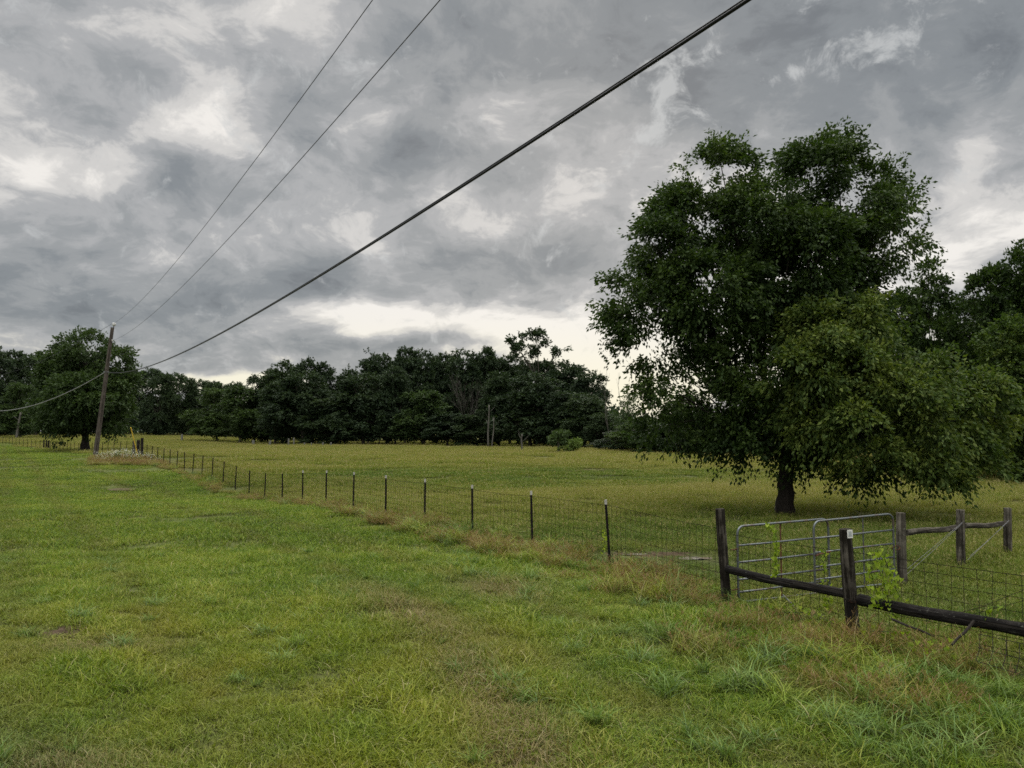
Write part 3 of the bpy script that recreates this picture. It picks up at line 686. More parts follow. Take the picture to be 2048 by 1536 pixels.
# --- the big shade tree in the field
HY = 25.0; hb = at(1570, 1028, HY); hero0 = (hb.x, hb.y, float(zt(hb.x, hb.y)))
tree = empty('shade_tree', hero0)
tag(tree, 'big spreading leafy tree with a short thick dark trunk, nearest the gate', 'tree')
rowsA = [(1650, 350, 84, 84, .3, 1.5), (1725, 400, 105, 92, 0, 1.8), (1812, 410, 66, 76, .2, 1.2), (1590, 460, 62, 70, .5, 1.4), (1758, 478, 88, 62, -.4, 1.5),
         (1440, 356, 80, 74, .2, 1.4), (1395, 430, 90, 80, .5, 1.5), (1515, 440, 100, 76, -.3, 1.8), (1600, 540, 150, 120, .3, 2.4),
         (1335, 500, 92, 74, 0, 1.5), (1300, 590, 98, 82, .3, 1.5), (1258, 630, 52, 44, 0, 1.0), (1420, 580, 110, 90, -.5, 1.8),
         (1320, 690, 85, 58, .2, 1.4), (1470, 680, 90, 60, .8, 1.6), (1380, 790, 112, 66, .3, 1.7), (1330, 850, 68, 48, .4, 1.0), (1430, 640, 90, 70, 1.2, 1.6), (1500, 720, 90, 70, -1.2, 1.6), (1440, 830, 90, 70, 1.0, 1.6), (1300, 780, 52, 60, 0, 1.0), (1570, 700, 80, 80, -1.4, 1.6), (1560, 840, 80, 70, 1.2, 1.6),
         (1520, 790, 120, 90, 0, 2.0), (1660, 650, 120, 90, .6, 2.0), (1715, 600, 40, 60, .4, 1.0), (1480, 880, 92, 52, -.4, 1.5), (1600, 880, 110, 56, -.2, 1.9),
         (1420, 905, 52, 30, -.6, .8), (1720, 780, 110, 90, 1.2, 1.8), (1700, 900, 110, 55, .2, 1.8), (1840, 800, 80, 80, 1.2, 1.4)]
rowsB = [(1650, 655, 60, 58, -2.0, 1.0), (1720, 640, 40, 45, -1.8, .8), (1610, 740, 62, 46, -2.3, 1.0), (1700, 735, 66, 50, -2.6, 1.0), (1775, 700, 42, 40, -1.9, .8), (1790, 790, 74, 52, -2.7, 1.1),
         (1860, 745, 50, 44, -2.0, .9), (1925, 770, 62, 50, -2.0, 1.0), (1960, 830, 46, 50, -1.6, .9), (1880, 840, 66, 44, -2.6, 1.0), (1830, 905, 80, 40, -2.2, 1.0), (1700, 840, 66, 46, -2.5, 1.0), (1630, 830, 48, 40, -2.0, .8),
         (1740, 900, 62, 36, -2.4, .9), (1755, 940, 66, 26, -2.0, .8), (1880, 935, 40, 26, -1.8, .7), (1940, 895, 40, 36, -1.8, .8), (1560, 770, 34, 30, -2.0, .6)]
rowsA = [(a, b, c * .90, d * .90, e, f * .92) for a, b, c, d, e, f in rowsA]; LA = px_lobes(rowsA, hero0, HY); LB_ = px_lobes(rowsB, hero0, HY)
PA, OA, TA, pcA = crown_points(LA, 760, 11300, 17, 71, puff=.27, twig=.70, hang=.38, keep_in=.10, fringe=11)
PB, OB, TB, pcB = crown_points(LB_, 230, 3700, 17, 72, puff=.33, twig=.66, hang=.5, keep_in=.08, fringe=5)
link('crown', leaf_mesh('crown', PA, OA, .145, M['leaf_hero'], 1, .65, TA, .5), tree)
lb = link('low_boughs', leaf_mesh('low_boughs', PB, OB, .145, M['leaf_bough'], 2, .7, TB, .5), tree); lb['label'] = 'yellower green leaves of the low boughs on the right'
mb = MB(); rs = np.random.default_rng(3)
limbs(mb, (0, 0, 0), 2.1, .275, np.concatenate([pcA[rs.choice(len(pcA), 110, replace=False)], pcB[rs.choice(len(pcB), 35, replace=False)]]), 9, lean=(.08, 0), k=14, forks=11, flare=1.28)
mb.build('trunk', M['bark_dark'], tree, smooth=True)

# --- the round field tree by the pole
LY = 104.0; q = at(170, 893, LY); left0 = (q.x, q.y, float(zt(q.x, q.y)))
tree = empty('field_tree', left0)
tag(tree, 'lone broad round tree in the field behind the leaning utility pole', 'tree')
rows = [(175, 700, 66, 38, 0, 4.0), (125, 725, 46, 38, 0, 3.5), (228, 722, 42, 38, 0, 3.5), (100, 790, 38, 60, 0, 3.2), (245, 785, 38, 60, 0, 3.2),
        (170, 800, 80, 60, -3, 4.5), (170, 780, 70, 60, 3, 4.0), (114, 842, 42, 30, -1, 3.0), (228, 840, 42, 30, -1, 3.0), (170, 836, 60, 30, 0, 4.5), (102, 880, 16, 16, -2, 1.2), (255, 745, 22, 28, 0, 2), (90, 745, 22, 26, 0, 2)]
rows = [(170 + (a - 170) * .90, b, c * .92, d * .94, e, f * .95) for a, b, c, d, e, f in rows]; Lb = px_lobes(rows, left0, LY); P_, O_, T_, pc = crown_points(Lb, 420, 6200, 12, 73, puff=.30, twig=1.1, hang=.4, keep_in=.12, fringe=3)
link('crown', leaf_mesh('crown', P_, O_, .34, M['leaf_left'], 3, .5, T_, .6), tree)
mb = MB(); limbs(mb, (0, 0, 0), 2.4, .50, pc[np.random.default_rng(4).choice(len(pc), 70, replace=False)], 10, k=12, forks=8)
mb.build('trunk', M['bark_dark'], tree, smooth=True)

# --- kinds of woodland tree (each 10 m tall at scale 1, foot at the origin)
def wood_kind(seed, lobes, npuff, ntwig, nleaf=15, size=.225, mat='leaf_wood', puff=.34, trunk=(.16, 1.2), bark_='bark_wood', keep=.1, twig=.62):
    P_, O_, T_, pc = crown_points(lobes, npuff, ntwig, nleaf, seed, puff=puff, twig=twig, hang=.35, keep_in=keep, fringe=2)
    cm = leaf_mesh('crown', P_, O_, size, M[mat], seed, .35, T_, .62)
    mb = MB(); limbs(mb, (0, 0, 0), trunk[1], trunk[0], pc[np.random.default_rng(seed).choice(len(pc), min(34, len(pc)), replace=False)], seed, k=8, forks=5)
    return cm, mb.mesh('trunk', M[bark_], True)
def rl(seed, n, zlo, zhi, R, rr, top=0.0, narrow=.6):
    """n random lobes filling a crown between zlo and zhi with radius R"""
    r = np.random.default_rng(seed); L = []
    for i in range(n):
        s = (i + .5) / n; z = zlo + (zhi - zlo) * s; env = R * (math.sin(math.pi * min(1, .22 + .80 * s)) ** narrow)
        a = r.random() * 6.28 + i * 2.4; d = max(0, env - rr * .7) * r.uniform(.45, 1)
        q = rr * r.uniform(.75, 1.2); L.append((d * math.cos(a), d * math.sin(a), z, q, q, q * .85))
    return L
KIND = {
 'oak':   wood_kind(101, rl(1, 15, 1.6, 8.9, 3.3, 1.5), 190, 2000),
 'tall':  wood_kind(102, rl(2, 15, 1.8, 9.0, 2.4, 1.25), 170, 1800, trunk=(.13, 2.2)),
 'ragged': wood_kind(103, rl(3, 13, 2.4, 9.0, 2.9, 1.15), 130, 1350, puff=.40, trunk=(.13, 3.0), keep=.05),
 'bushy': wood_kind(104, rl(5, 14, .6, 8.8, 3.6, 1.7), 180, 2000, mat='leaf_wood', trunk=(.12, .8)),
 'spiry': wood_kind(105, [(0, 0, z, .8 + (9.2 - z) * .30, .8 + (9.2 - z) * .30, .8) for z in (1.4, 2.6, 3.8, 5.0, 6.2, 7.4, 8.5, 9.1)], 150, 1500, size=.19, trunk=(.11, 1.0)),
 'pale':  wood_kind(106, rl(7, 13, 1.4, 8.8, 3.2, 1.5), 150, 1700, mat='leaf_left', trunk=(.12, 1.0)),
 'far':   wood_kind(107, rl(8, 13, 1.0, 8.9, 3.2, 1.5), 130, 1300, mat='leaf_far', trunk=(.12, 1.0)),
 'near':  wood_kind(108, rl(9, 15, 1.2, 8.9, 3.0, 1.25), 260, 4200, nleaf=11, size=.17, mat='leaf_hero', trunk=(.12, 1.4), twig=.5),
 'nearpoint': wood_kind(110, [(0, 0, z, .45 + (9.3 - z) * .34, .45 + (9.3 - z) * .34, .75) for z in (1.6, 2.8, 4.0, 5.2, 6.4, 7.5, 8.5, 9.2)], 230, 3300, nleaf=11, size=.17, mat='leaf_hero', trunk=(.12, 1.2), twig=.5, puff=.42),
 'nearyellow': wood_kind(109, rl(10, 14, 1.0, 8.9, 3.3, 1.3), 240, 3900, nleaf=11, size=.17, mat='leaf_bough', trunk=(.12, 1.2), twig=.5),  # yellower green leaf colour, shared with the low boughs
}
def plant(kind, px, top, Y, wpx, label, group='trees along the edge of the wood', rz=None, name='woodland_tree', zdrop=0.0, cat='tree'):
    """a tree of that kind whose top reaches picture height top and whose crown is wpx wide, at depth Y"""
    p = at(px, top, Y); g = float(zt(p.x, p.y)) - zdrop; H = p.z - g
    t = empty(name, (p.x, p.y, g), random.uniform(0, 6.28) if rz is None else rz)
    sx = (wpx * 1.45 * Y / F) / 6.4; t.scale = (sx, sx, H / 9.75)
    link('crown', KIND[kind][0], t); link('trunk', KIND[kind][1], t)
    tag(t, label, cat, group); return t
ordn = ['first', 'second', 'third', 'fourth', 'fifth', 'sixth', 'seventh', 'eighth', 'ninth', 'tenth', 'eleventh', 'twelfth', 'thirteenth', 'fourteenth', 'fifteenth', 'sixteenth',
        'seventeenth', 'eighteenth', 'nineteenth', 'twentieth', 'twenty-first', 'twenty-second', 'twenty-third', 'twenty-fourth', 'twenty-fifth', 'twenty-sixth', 'twenty-seventh', 'twenty-eighth', 'twenty-ninth', 'thirtieth',
        'thirty-first', 'thirty-second', 'thirty-third', 'thirty-fourth', 'thirty-fifth', 'thirty-sixth', 'thirty-seventh', 'thirty-eighth', 'thirty-ninth', 'fortieth', 'forty-first', 'forty-second']
# far wood at the left edge, behind the field tree
for i, (k, px, top, Y, w_) in enumerate([('far', -60, 700, 190, 90), ('far', -10, 702, 185, 85), ('tall', 30, 706, 195, 60), ('pale', 44, 768, 172, 60), ('far', 78, 712, 190, 70), ('bushy', 130, 730, 205, 90), ('far', 200, 735, 210, 80), ('far', 262, 742, 205, 70)]):
    plant(k, px, top, Y, w_, '%s dark tree from the left edge of the photo in the far wood' % ordn[i] if i else 'dark tree cut by the left edge of the photo in the far wood', 'trees of the far left wood')
for i, (k, px, top, Y, w_) in enumerate([('far', 300, 741, 205, 62), ('bushy', 326, 752, 198, 52), ('far', 352, 750, 207, 50), ('tall', 378, 760, 202, 40), ('far', 402, 763, 208, 48), ('bushy', 436, 768, 206, 50), ('far', 470, 768, 210, 50)]):
    plant(k, px, top, Y, w_, '%s tree right of the utility pole in the low distant stretch of wood' % ordn[i], 'trees of the low distant wood')
plant('pale', 436, 778, 168, 74, 'small round paler tree standing out left at the foot of the wood', 'round trees in front of the wood')
plant('pale', 482, 776, 160, 78, 'rounded olive green tree standing just left of the tall dark wood', 'round trees in front of the wood')
# the main dark wood: front row and the higher row behind
front = [('tall', 552, 768, 150, 76), ('oak', 608, 748, 148, 96), ('bushy', 668, 800, 146, 90), ('oak', 728, 752, 146, 104), ('tall', 792, 738, 144, 70), ('pale', 846, 782, 142, 84),
         ('oak', 895, 826, 140, 80), ('bushy', 945, 832, 138, 70), ('tall', 998, 748, 138, 70), ('oak', 1060, 752, 134, 116), ('bushy', 1120, 788, 130, 90), ('oak', 1168, 792, 126, 84), ('bushy', 1205, 832, 120, 60)]
for i, (k, px, top, Y, w_) in enumerate(front):
    plant(k, px, top, Y, w_, '%s tree from the left in the lower front row of the main dark wood' % ordn[i], 'front trees of the main wood')
back = [('spiry', 512, 750, 162, 60), ('ragged', 538, 736, 163, 58), ('oak', 578, 728, 164, 84), ('spiry', 612, 716, 162, 60), ('tall', 646, 730, 164, 62), ('ragged', 690, 736, 166, 66), ('ragged', 738, 704, 162, 74), ('oak', 775, 716, 164, 70),
        ('tall', 812, 700, 160, 62), ('oak', 850, 708, 160, 70), ('tall', 890, 712, 162, 56), ('oak', 930, 708, 158, 80), ('tall', 975, 700, 158, 62), ('oak', 1020, 712, 156, 76), ('bushy', 1078, 728, 152, 84), ('oak', 1135, 728, 148, 90), ('oak', 1180, 748, 142, 74)]
for i, (k, px, top, Y, w_) in enumerate(back):
    plant(k, px, top, Y, w_, ('%s spire topped tree' if k == 'spiry' else '%s tall treetop') % ordn[i] + ' from the left on the upper skyline of the main dark wood', 'skyline trees of the main wood')
# low growth going behind the big tree, and the trees at the right
for i, (k, px, top, Y, w_) in enumerate([('bushy', 1240, 862, 106, 60), ('pale', 1285, 836, 100, 84), ('bushy', 1335, 850, 96, 90), ('pale', 1395, 830, 92, 110), ('bushy', 1470, 840, 90, 120), ('bushy', 1560, 800, 86, 130), ('bushy', 1650, 780, 80, 150)]):
    plant(k, px, top, Y, w_, '%s low scrubby tree from the left in the gap behind the big shade tree' % ordn[i], 'low trees behind the shade tree')
for k, px, top, Y, w_, lab in [
    ('nearpoint', 1862, 520, 46, 150, 'pointed leafy tree rising right behind the big shade tree'),
    ('near', 1806, 592, 48, 120, 'leafy tree mostly hidden right behind the crown of the shade tree'),
    ('near', 1985, 545, 44, 150, 'dark leafy tree between the pointed tree and the right edge of the photo'),
    ('near', 2065, 500, 43, 170, 'tallest tree of the right side, cut by the right edge of the photo'),
    ('nearyellow', 2010, 640, 40, 170, 'yellow green bushy tree low in front at the right edge of the photo'),
    ('near', 1925, 610, 50, 130, 'dark low tree filling in under the pointed tree on the right'),
    ('near', 2110, 640, 42, 200, 'leafy tree just outside the right edge of the photo behind the yellow green one')]:
    plant(k, px, top, Y, w_, lab, 'trees on the right side of the field')
# emergent tree with an open flat crown
def px_tree(name, rows, foot, Y, label, group, mat, size, npf, ntw, nl, trunk, seed, bark_, forks=4, puff=.36, nt=26, twig=.9):
    q = at(foot[0], foot[1], Y); o0 = (q.x, q.y, float(zt(q.x, q.y))); t = tag(empty(name, o0), label, 'tree', group)
    Lb = px_lobes(rows, o0, Y); P_, O_, T_, pc = crown_points(Lb, npf, ntw, nl, seed, puff=puff, twig=twig, hang=.3, keep_in=.1)
    link('crown', leaf_mesh('crown', P_, O_, size, M[mat], seed, .3, T_, .6), t)
    mb = MB(); limbs(mb, (0, 0, 0), trunk[1], trunk[0], pc[np.random.default_rng(seed).choice(len(pc), min(nt, len(pc)), replace=False)], seed, k=8, forks=forks)
    mb.build('trunk', M[bark_], t, smooth=True); return t
px_tree('woodland_tree', [(1035, 680, 15, 12, 0, 1.5), (1050, 698, 26, 12, 0, 2), (1062, 672, 14, 10, 0, 1.5), (1080, 670, 16, 10, 1, 1.5), (1098, 686, 20, 11, -1, 1.8), (1122, 696, 15, 11, 0, 1.5), (1075, 690, 22, 9, 2, 2), (1105, 705, 14, 7, 0, 1.2), (1045, 712, 14, 6, 0, 1.2)],
        (1078, 890), 150, 'tallest woodland tree, its open ragged crown standing clear above the main wood', 'skyline trees of the main wood', 'leaf_wood', .42, 70, 480, 9, (.30, 13.5), 201, 'bark_wood', puff=.5)
px_tree('sapling', [(1255, 800, 12, 16, 0, 1.0), (1245, 830, 16, 16, 0, 1.2), (1268, 845, 20, 18, 0, 1.5), (1262, 815, 12, 12, 0, 1.0)], (1262, 900), 104,
        'thin wispy light green tree beside the bare snags at the wood\'s right end', None, 'leaf_left', .26, 40, 330, 7, (.09, 2.0), 202, 'bark_wood', puff=.5)
px_tree('bush', [(1140, 893, 14, 6, 0, .8), (1152, 885, 9, 9, 0, .8), (1130, 898, 14, 4, 0, .6)], (1145, 903), 96, 'small bright green bush at the foot of the wood', None, 'leaf_pale', .20, 40, 330, 7, (.05, .3), 203, 'bark_wood', puff=.5, twig=.4)
px_tree('young_tree', [(1115, 876, 18, 9, 0, 1.2), (1122, 866, 12, 7, 0, 1.0), (1105, 884, 10, 4, 0, .8)], (1117, 905), 97, 'young tree with a pale slanting trunk beside the bright bush', None, 'leaf_left', .24, 36, 260, 7, (.16, 1.6), 204, 'bark_grey', puff=.5, twig=.5)

# --- bare and dead trees
def bare_tree(name, foot, Y, H, spread, r0, seed, label, group, mat='bark_dead', first=.3, levels=5, nb=3, lean=0.0):
    q = at(foot[0], foot[1], Y); r = random.Random(seed); mb = MB()
    def grow(p, d, L, rr, lv):
        pts = [np.array(p)]; dd = np.array(d, float)
        for i in range(3):
            dd = dd + np.array([r.uniform(-.12, .12), r.uniform(-.12, .12), .06]); dd /= np.linalg.norm(dd); pts.append(pts[-1] + dd * L / 3)
        mb.tube(pts, [rr, rr * .85, rr * .7, rr * .55], 5 if lv > 2 else 4, caps=False)
        if lv <= 0: return
        for j in range(nb if lv > 1 else 3):
            a = r.uniform(0, 6.28); s_ = spread * r.uniform(.5, 1.2); nd = dd + np.array([math.cos(a) * s_, math.sin(a) * s_, r.uniform(-.1, .15)]); nd /= np.linalg.norm(nd)
            k_ = r.choice([1, 2, 3, 3]); grow(pts[k_], nd, L * r.uniform(.62, .85), max(rr * .55, .013), lv - 1)
    grow((0, 0, -.1), (lean, 0, 1), H * first, r0, levels)
    o = mb.build(name, M[mat]); o.location = (q.x, q.y, float(zt(q.x, q.y))); return tag(o, label, 'dead tree', group)
bare_tree('dead_tree', (935, 890), 139, 15.5, .42, .15, 3, 'grey leafless dead tree fanning out in front of the main wood', None, first=.34, levels=5, nb=3)
bare_tree('dead_tree', (758, 888), 146, 10.5, .5, .12, 6, 'faint leafless tree low among the dark trees left of the big dead one', None, first=.36, levels=4)
bare_tree('dead_snag', (1222, 903), 108, 10.5, .28, .11, 8, 'thin bare snag against the bright sky, left one of the pair', None, first=.42, levels=3, nb=2)
bare_tree('dead_snag', (1250, 903), 106, 9.6, .25, .09, 12, 'thin bare snag against the bright sky, right one of the pair', None, first=.42, levels=3, nb=2)
def stem(px, foot_y, top_y, Y, r0, label, lean=0.0, name='tree_trunk', mat='bark_grey'):
    q = at(px, foot_y, Y); g = float(zt(q.x, q.y)); H = at(px, top_y, Y).z - g; mb = MB()
    mb.tube([(lean * H * s + .05 * math.sin(s * 7 + px), 0, -.1 + (H + .1) * s) for s in np.linspace(0, 1, 9)], [r0 * (1.35 - .2 * s if s < .12 else 1.1 - .5 * s) for s in np.linspace(0, 1, 9)], 9, wob=.05)
    for k in range(3):
        z = H * (.55 + .14 * k); a = k * 2.1 + px; mb.tube([(lean * z, 0, z), (lean * z + math.cos(a) * .5, math.sin(a) * .5, z + .35), (lean * z + math.cos(a) * 1.0, math.sin(a) * 1.0, z + .9)], [r0 * .3, r0 * .2, r0 * .08], 5)
    o = mb.build(name, M[mat], smooth=True); o.location = (q.x, q.y, g); return tag(o, label, 'tree trunk')
stem(976, 891, 810, 128, .15, 'pale straight trunk at the wood edge, left of two close together', .02)
stem(984, 891, 835, 128, .11, 'slim pale trunk at the wood edge, right of two close together', .07)
stem(33, 866, 824, 168, .26, 'pale grey leaning trunk in the far left wood', .12)
stem(1043, 893, 868, 104, .12, 'short pale trunk under the dark trees right of the two close trunks', .02)
# the mass of wood behind everything
r = np.random.default_rng(77); n = 620
ang = r.uniform(-.95, 1.02, n)
dist = np.interp(ang, [-.95, -.60, -.36, -.30, .10, .17, .50, 1.02], [235, 232, 232, 190, 182, 138, 104, 74]) * r.uniform(1, 1.22, n)
X = dist * np.sin(ang); Y = dist * np.cos(ang); H = np.interp(ang, [-.95, -.36, -.30, .05, .12, .16, .3, .5, 1.], [11, 9.5, 13, 13, 9, 5.5, 6, 9, 10]) * r.uniform(.8, 1.1, n)
k = 300; c0 = np.repeat(np.stack([X, Y, zt(X, Y)], 1), k, 0); u = r.normal(0, 1, (n * k, 3)); u /= np.linalg.norm(u, axis=1, keepdims=True)
Hh = np.repeat(H, k); s = r.random(n * k) ** .5
P_ = c0 + u * s[:, None] * np.stack([Hh * .42, Hh * .42, Hh * .5], 1); P_[:, 2] = np.maximum(P_[:, 2] + Hh * .5, c0[:, 2])
wm = leaf_mesh('distant_woods', P_, u, .8, M['leaf_wood'], 5, .2, np.full(len(P_), .12), .7)
tag(link('distant_woods', wm), 'dark mass of woodland filling in behind the trees along the field edge', 'woods', kind='stuff')

# ------------------------------------------------------------------ long wire fence on steel posts
def tpost_mesh(h, lean_seed):
    mb = MB(); w_, t_ = .050, .009
    mb.box((0, -.004, (h - .09) / 2 - .12), (w_, t_, h - .09 + .24)); mb.box((0, .020, (h - .09) / 2 - .12), (t_, .038, h - .09 + .24))
    for k in range(int((h - .15) / .10)): mb.box((0, -.0125, .08 + k * .10), (.016, .008, .022))
    me = mb.mesh('fence_post', M['steel_post'])
    tb = MB(); z = h - .045
    tb.box((0, -.004, z), (w_ + .001, t_ + .001, .092)); tb.box((0, .0205, z), (t_ + .001, .039, .092))
    return me, tb.mesh('post_tip', M['tip_white'])
TP = tpost_mesh(1.32, 0)
def steel_post(parent, x, y, tilt, turn, tip=True, sc=1.0):
    z = float(zt(x, y)); o = link('fence_post', TP[0], parent); o.location = (x, y, z); o.rotation_mode = 'ZYX'; o.rotation_euler = (tilt[1], tilt[0], turn); o.scale = (1, 1, sc)
    if tip: link('post_tip', TP[1], o)
    return o
def wire_run(mb, P0, P1, heights, step=.152, r=.0024, sag=.012, seed=0, wob=.012):
    """square woven wire between two ground points"""
    rr_ = random.Random(seed); L = math.hypot(P1[0] - P0[0], P1[1] - P0[1]); n = max(2, int(L / step))
    def pt(s, h):
        x = P0[0] + (P1[0] - P0[0]) * s; y = P0[1] + (P1[1] - P0[1]) * s
        return np.array([x, y, float(zt(x, y)) + h - sag * 4 * s * (1 - s) * h])
    for h in heights:
        mb.tube([pt(s, h) for s in np.linspace(0, 1, 5)], r * (1.25 if h == heights[-1] else 1), 3, caps=False)
    for i in range(n):
        s = (i + .5) / n; pts = [pt(s, h) + np.array([rr_.uniform(-wob, wob), rr_.uniform(-wob, wob) * .5, 0]) for h in (heights[0], heights[len(heights) // 2], heights[-1])]
        mb.tube(pts, r * .9, 3, caps=False)
HT = [.08, .20, .33, .48, .64, .82, 1.02, 1.20]
A_ = onground(1455, 1200, 0); A_ = at(1452, 1190, 12.5); B_ = at(1708, 1262, 10.2)
fence = tag(empty('wire_fence', (0, 0, 0)), 'long wire fence on black steel posts from the gate to the utility pole', 'fence')
line = [(A_.x, A_.y)]
TILT = {0: -.065, 1: -.022, 2: -.008, 3: .004}
r = random.Random(8)
for k in range(24):
    Y = 15.5 + 2.25 * k; X = FX(Y); line.append((X, Y))
    o = steel_post(fence, X, Y, (TILT.get(k, r.uniform(-.01, .045)), r.uniform(-.03, .03)), -.584 + r.uniform(-.1, .1), k <= 7)
    if k == 0: o['label'] = 'nearest steel post, leaning left with a bent white tip'
mb = MB()
for i in range(len(line) - 1): wire_run(mb, line[i], line[i + 1], HT, seed=i, r=.0034 if i < 12 else .004, step=.152 if i < 14 else .30)
mb.build('wire_mesh', M['wire'], fence)
# a light rod woven into the wire between two posts
def round_post(name, parent, x, y, h, r0, mat, tilt=(0, 0), sink=.25, k=14, seed=0, worldz=None):
    """sawn round timber post: a little crooked, chamfered and checked at the top"""
    rr_ = random.Random(seed); mb = MB(); n = 12; pts, rad_ = [], []
    for i in range(n + 1):
        s = i / n; z = -sink + (h + sink) * s
        pts.append((.006 * math.sin(s * 5 + seed), .006 * math.cos(s * 4 + seed * 2), z)); rad_.append(r0 * (1.06 - .10 * s) * (1 + .03 * math.sin(s * 9 + seed)))
    pts.append((pts[-1][0], pts[-1][1], h + .006)); rad_.append(rad_[-1] * .93)
    mb.tube(pts, rad_, k, wob=.035)
    o = mb.build(name, M[mat], parent, smooth=False); z = float(zt(x, y)) if worldz is None else worldz
    o.location = (x, y, z); o.rotation_mode = 'ZYX'; o.rotation_euler = (tilt[1], tilt[0], rr_.uniform(0, 6)); return o
def rail(name, parent, p, q, r0, mat, seed=0, ragged=False):
    mb = MB(); d = Vector(q) - Vector(p); L = d.length; n = 14
    pts = [(.012 * math.sin(i * .55 + seed), .012 * math.cos(i * .43 + seed), L * i / n) for i in range(n + 1)]
    mb.tube(pts, [r0 * (1 + .05 * math.sin(i * 1.7 + seed)) for i in range(n + 1)], 12, wob=.045)
    o = mb.build(name, M[mat], parent); o.location = p; o.rotation_euler = d.to_track_quat('Z', 'Y').to_euler(); return o

# corner posts where the fence turns by the pole, then the far run
far = tag(empty('wire_fence', (0, 0, 0)), 'far wire fence beyond the utility pole, crossing before the round field tree', 'fence')
cx, cy = FX(69.2), 69.2
for i, (px, top, Y, rr0, mt) in enumerate([(284.5, 876, 70, .13, 'post_dark'), (277, 880, 71, .15, 'post_dark'), (268, 881.5, 72, .13, 'post_grey')]):
    p = at(px, top, Y); g = float(zt(p.x, p.y)); round_post('timber_post', far, p.x, p.y, p.z - g, rr0, mt, seed=i, k=10)
pts = [(-35.6, 72.5)]; n = 20; E = (-70.6, 116.5)
for i in range(1, n + 1):
    s = i / n; pts.append((-35.6 + (E[0] + 35.6) * s, 72.5 + (E[1] - 72.5) * s))
for i, (x, y) in enumerate(pts[1:-1]): steel_post(far, x, y, (r.uniform(-.02, .06), r.uniform(-.05, .05)), -.6, False, r.uniform(.95, 1.15))
for i, (px, top, Y) in enumerate([(88, 879.5, 117), (93, 880, 116), (98, 880.5, 114.5)]):
    p = at(px, top, Y); g = float(zt(p.x, p.y)); round_post('timber_post', far, p.x, p.y, max(1.2, p.z - g), .11, 'post_dark', seed=9 + i, k=10)
pts2 = [E] + [(E[0] + (-104 - E[0]) * s, E[1] + (153 - E[1]) * s) for s in np.linspace(0, 1, 17)[1:]]
for i, (x, y) in enumerate(pts2[1:]): steel_post(far, x, y, (r.uniform(-.02, .04), r.uniform(-.05, .05)), -.6, False, r.uniform(1., 1.15))
mb = MB(); allp = pts + pts2[1:]
for i in range(len(allp) - 1): wire_run(mb, allp[i], allp[i + 1], [.1, .35, .65, .95, 1.2], seed=i, r=.0035, step=.45)
mb.build('wire_mesh', M['wire'], far)

# ------------------------------------------------------------------ dark rail fence in the foreground
rf = tag(empty('rail_fence', (0, 0, 0)), 'foreground fence of dark timber posts with one low black log rail and square wire', 'fence')
C_ = Vector((5.90, 8.03, 0)); D3 = Vector((7.15, 5.85, 0))
ob_ = round_post('timber_post', rf, A_.x, A_.y, at(1446, 1018, 12.5).z - float(zt(A_.x, A_.y)), .078, 'post_dark', (-.045, 0), seed=1)
ob_['label'] = 'gate end post, grey streaked and leaning left'
oc = round_post('timber_post', rf, B_.x, B_.y, at(1698, 1058, 10.2).z - float(zt(B_.x, B_.y)), .083, 'post_dark', (-.06, 0), seed=2); oc['label'] = 'nearest post, with a pale notice on its top'
round_post('timber_post', rf, C_.x, C_.y, 1.4, .085, 'post_dark', (0, 0), seed=3); round_post('timber_post', rf, D3.x, D3.y, 1.4, .085, 'post_dark', (0, 0), seed=4)
ra = at(1452, 1138, 12.42); rb_ = at(1692, 1190, 10.28); rc = at(2052, 1262, 8.46)
rail('rail', rf, (ra.x, ra.y - .05, ra.z), (rb_.x + .02, rb_.y - .06, rb_.z), .062, 'rail_black', 1)
d = (rc - at(1725, 1195, 10.1)); e0 = at(1718, 1197, 10.08)
rail('rail', rf, (e0.x, e0.y, e0.z - .01), (C_.x - .02, C_.y + .06, rc.z - .02), .074, 'rail_black', 2)
rail('rail', rf, (C_.x, C_.y, .5), (D3.x, D3.y, .5), .074, 'rail_black', 3)
mb = MB()
H2 = [.10, .25, .40, .55, .70, .86, 1.00, 1.11]
back = Vector((.14, .06, 0))
wire_run(mb, (A_.x + .12, A_.y + .05), (B_.x + .13, B_.y + .05), H2, r=.0034, seed=91, wob=.012)
wire_run(mb, (B_.x + .13, B_.y + .05), (C_.x + .13, C_.y + .05), H2, r=.0036, seed=92, wob=.02)
wire_run(mb, (C_.x + .13, C_.y + .05), (D3.x + .13, D3.y + .05), H2, r=.0026, seed=93)
# the torn corner of mesh bent out of line
for i in range(6):
    a = at(1958 + i * 27, 1268 + i * 6, 8.35 - i * .07); b = at(1952 + i * 26, 1322 + i * 8, 8.15 - i * .07); mb.tube([a, (a + b) / 2 + Vector((.01, -.02, 0)), b], .0036, 4)
for s in (0, .5, 1):
    mb.tube([at(1958 + i * 27 - 6 * s, 1268 + i * 6 + s * (54 + i * 2), 8.35 - .2 * s - i * .07) for i in range(6)], .0036, 4)
mb.tube([at(1850, 1242, 9.3), at(1960, 1215, 9.0), at(2052, 1178, 8.8)], .0035, 4); mb.tube([at(1905, 1240, 9.2), at(2052, 1200, 8.7)], .003, 4)
mb.build('wire_mesh', M['wire'], rf)
mb = MB()
for i in range(3): mb.tube([Vector((math.cos(a_) * .095, math.sin(a_) * .095, .02 * math.sin(a_ * 2 + i))) for a_ in np.linspace(0, 6.28, 14)], .004, 4)
o = mb.build('tie_wire', M['wire'], rf); o.location = (B_.x - .02, B_.y, .50)
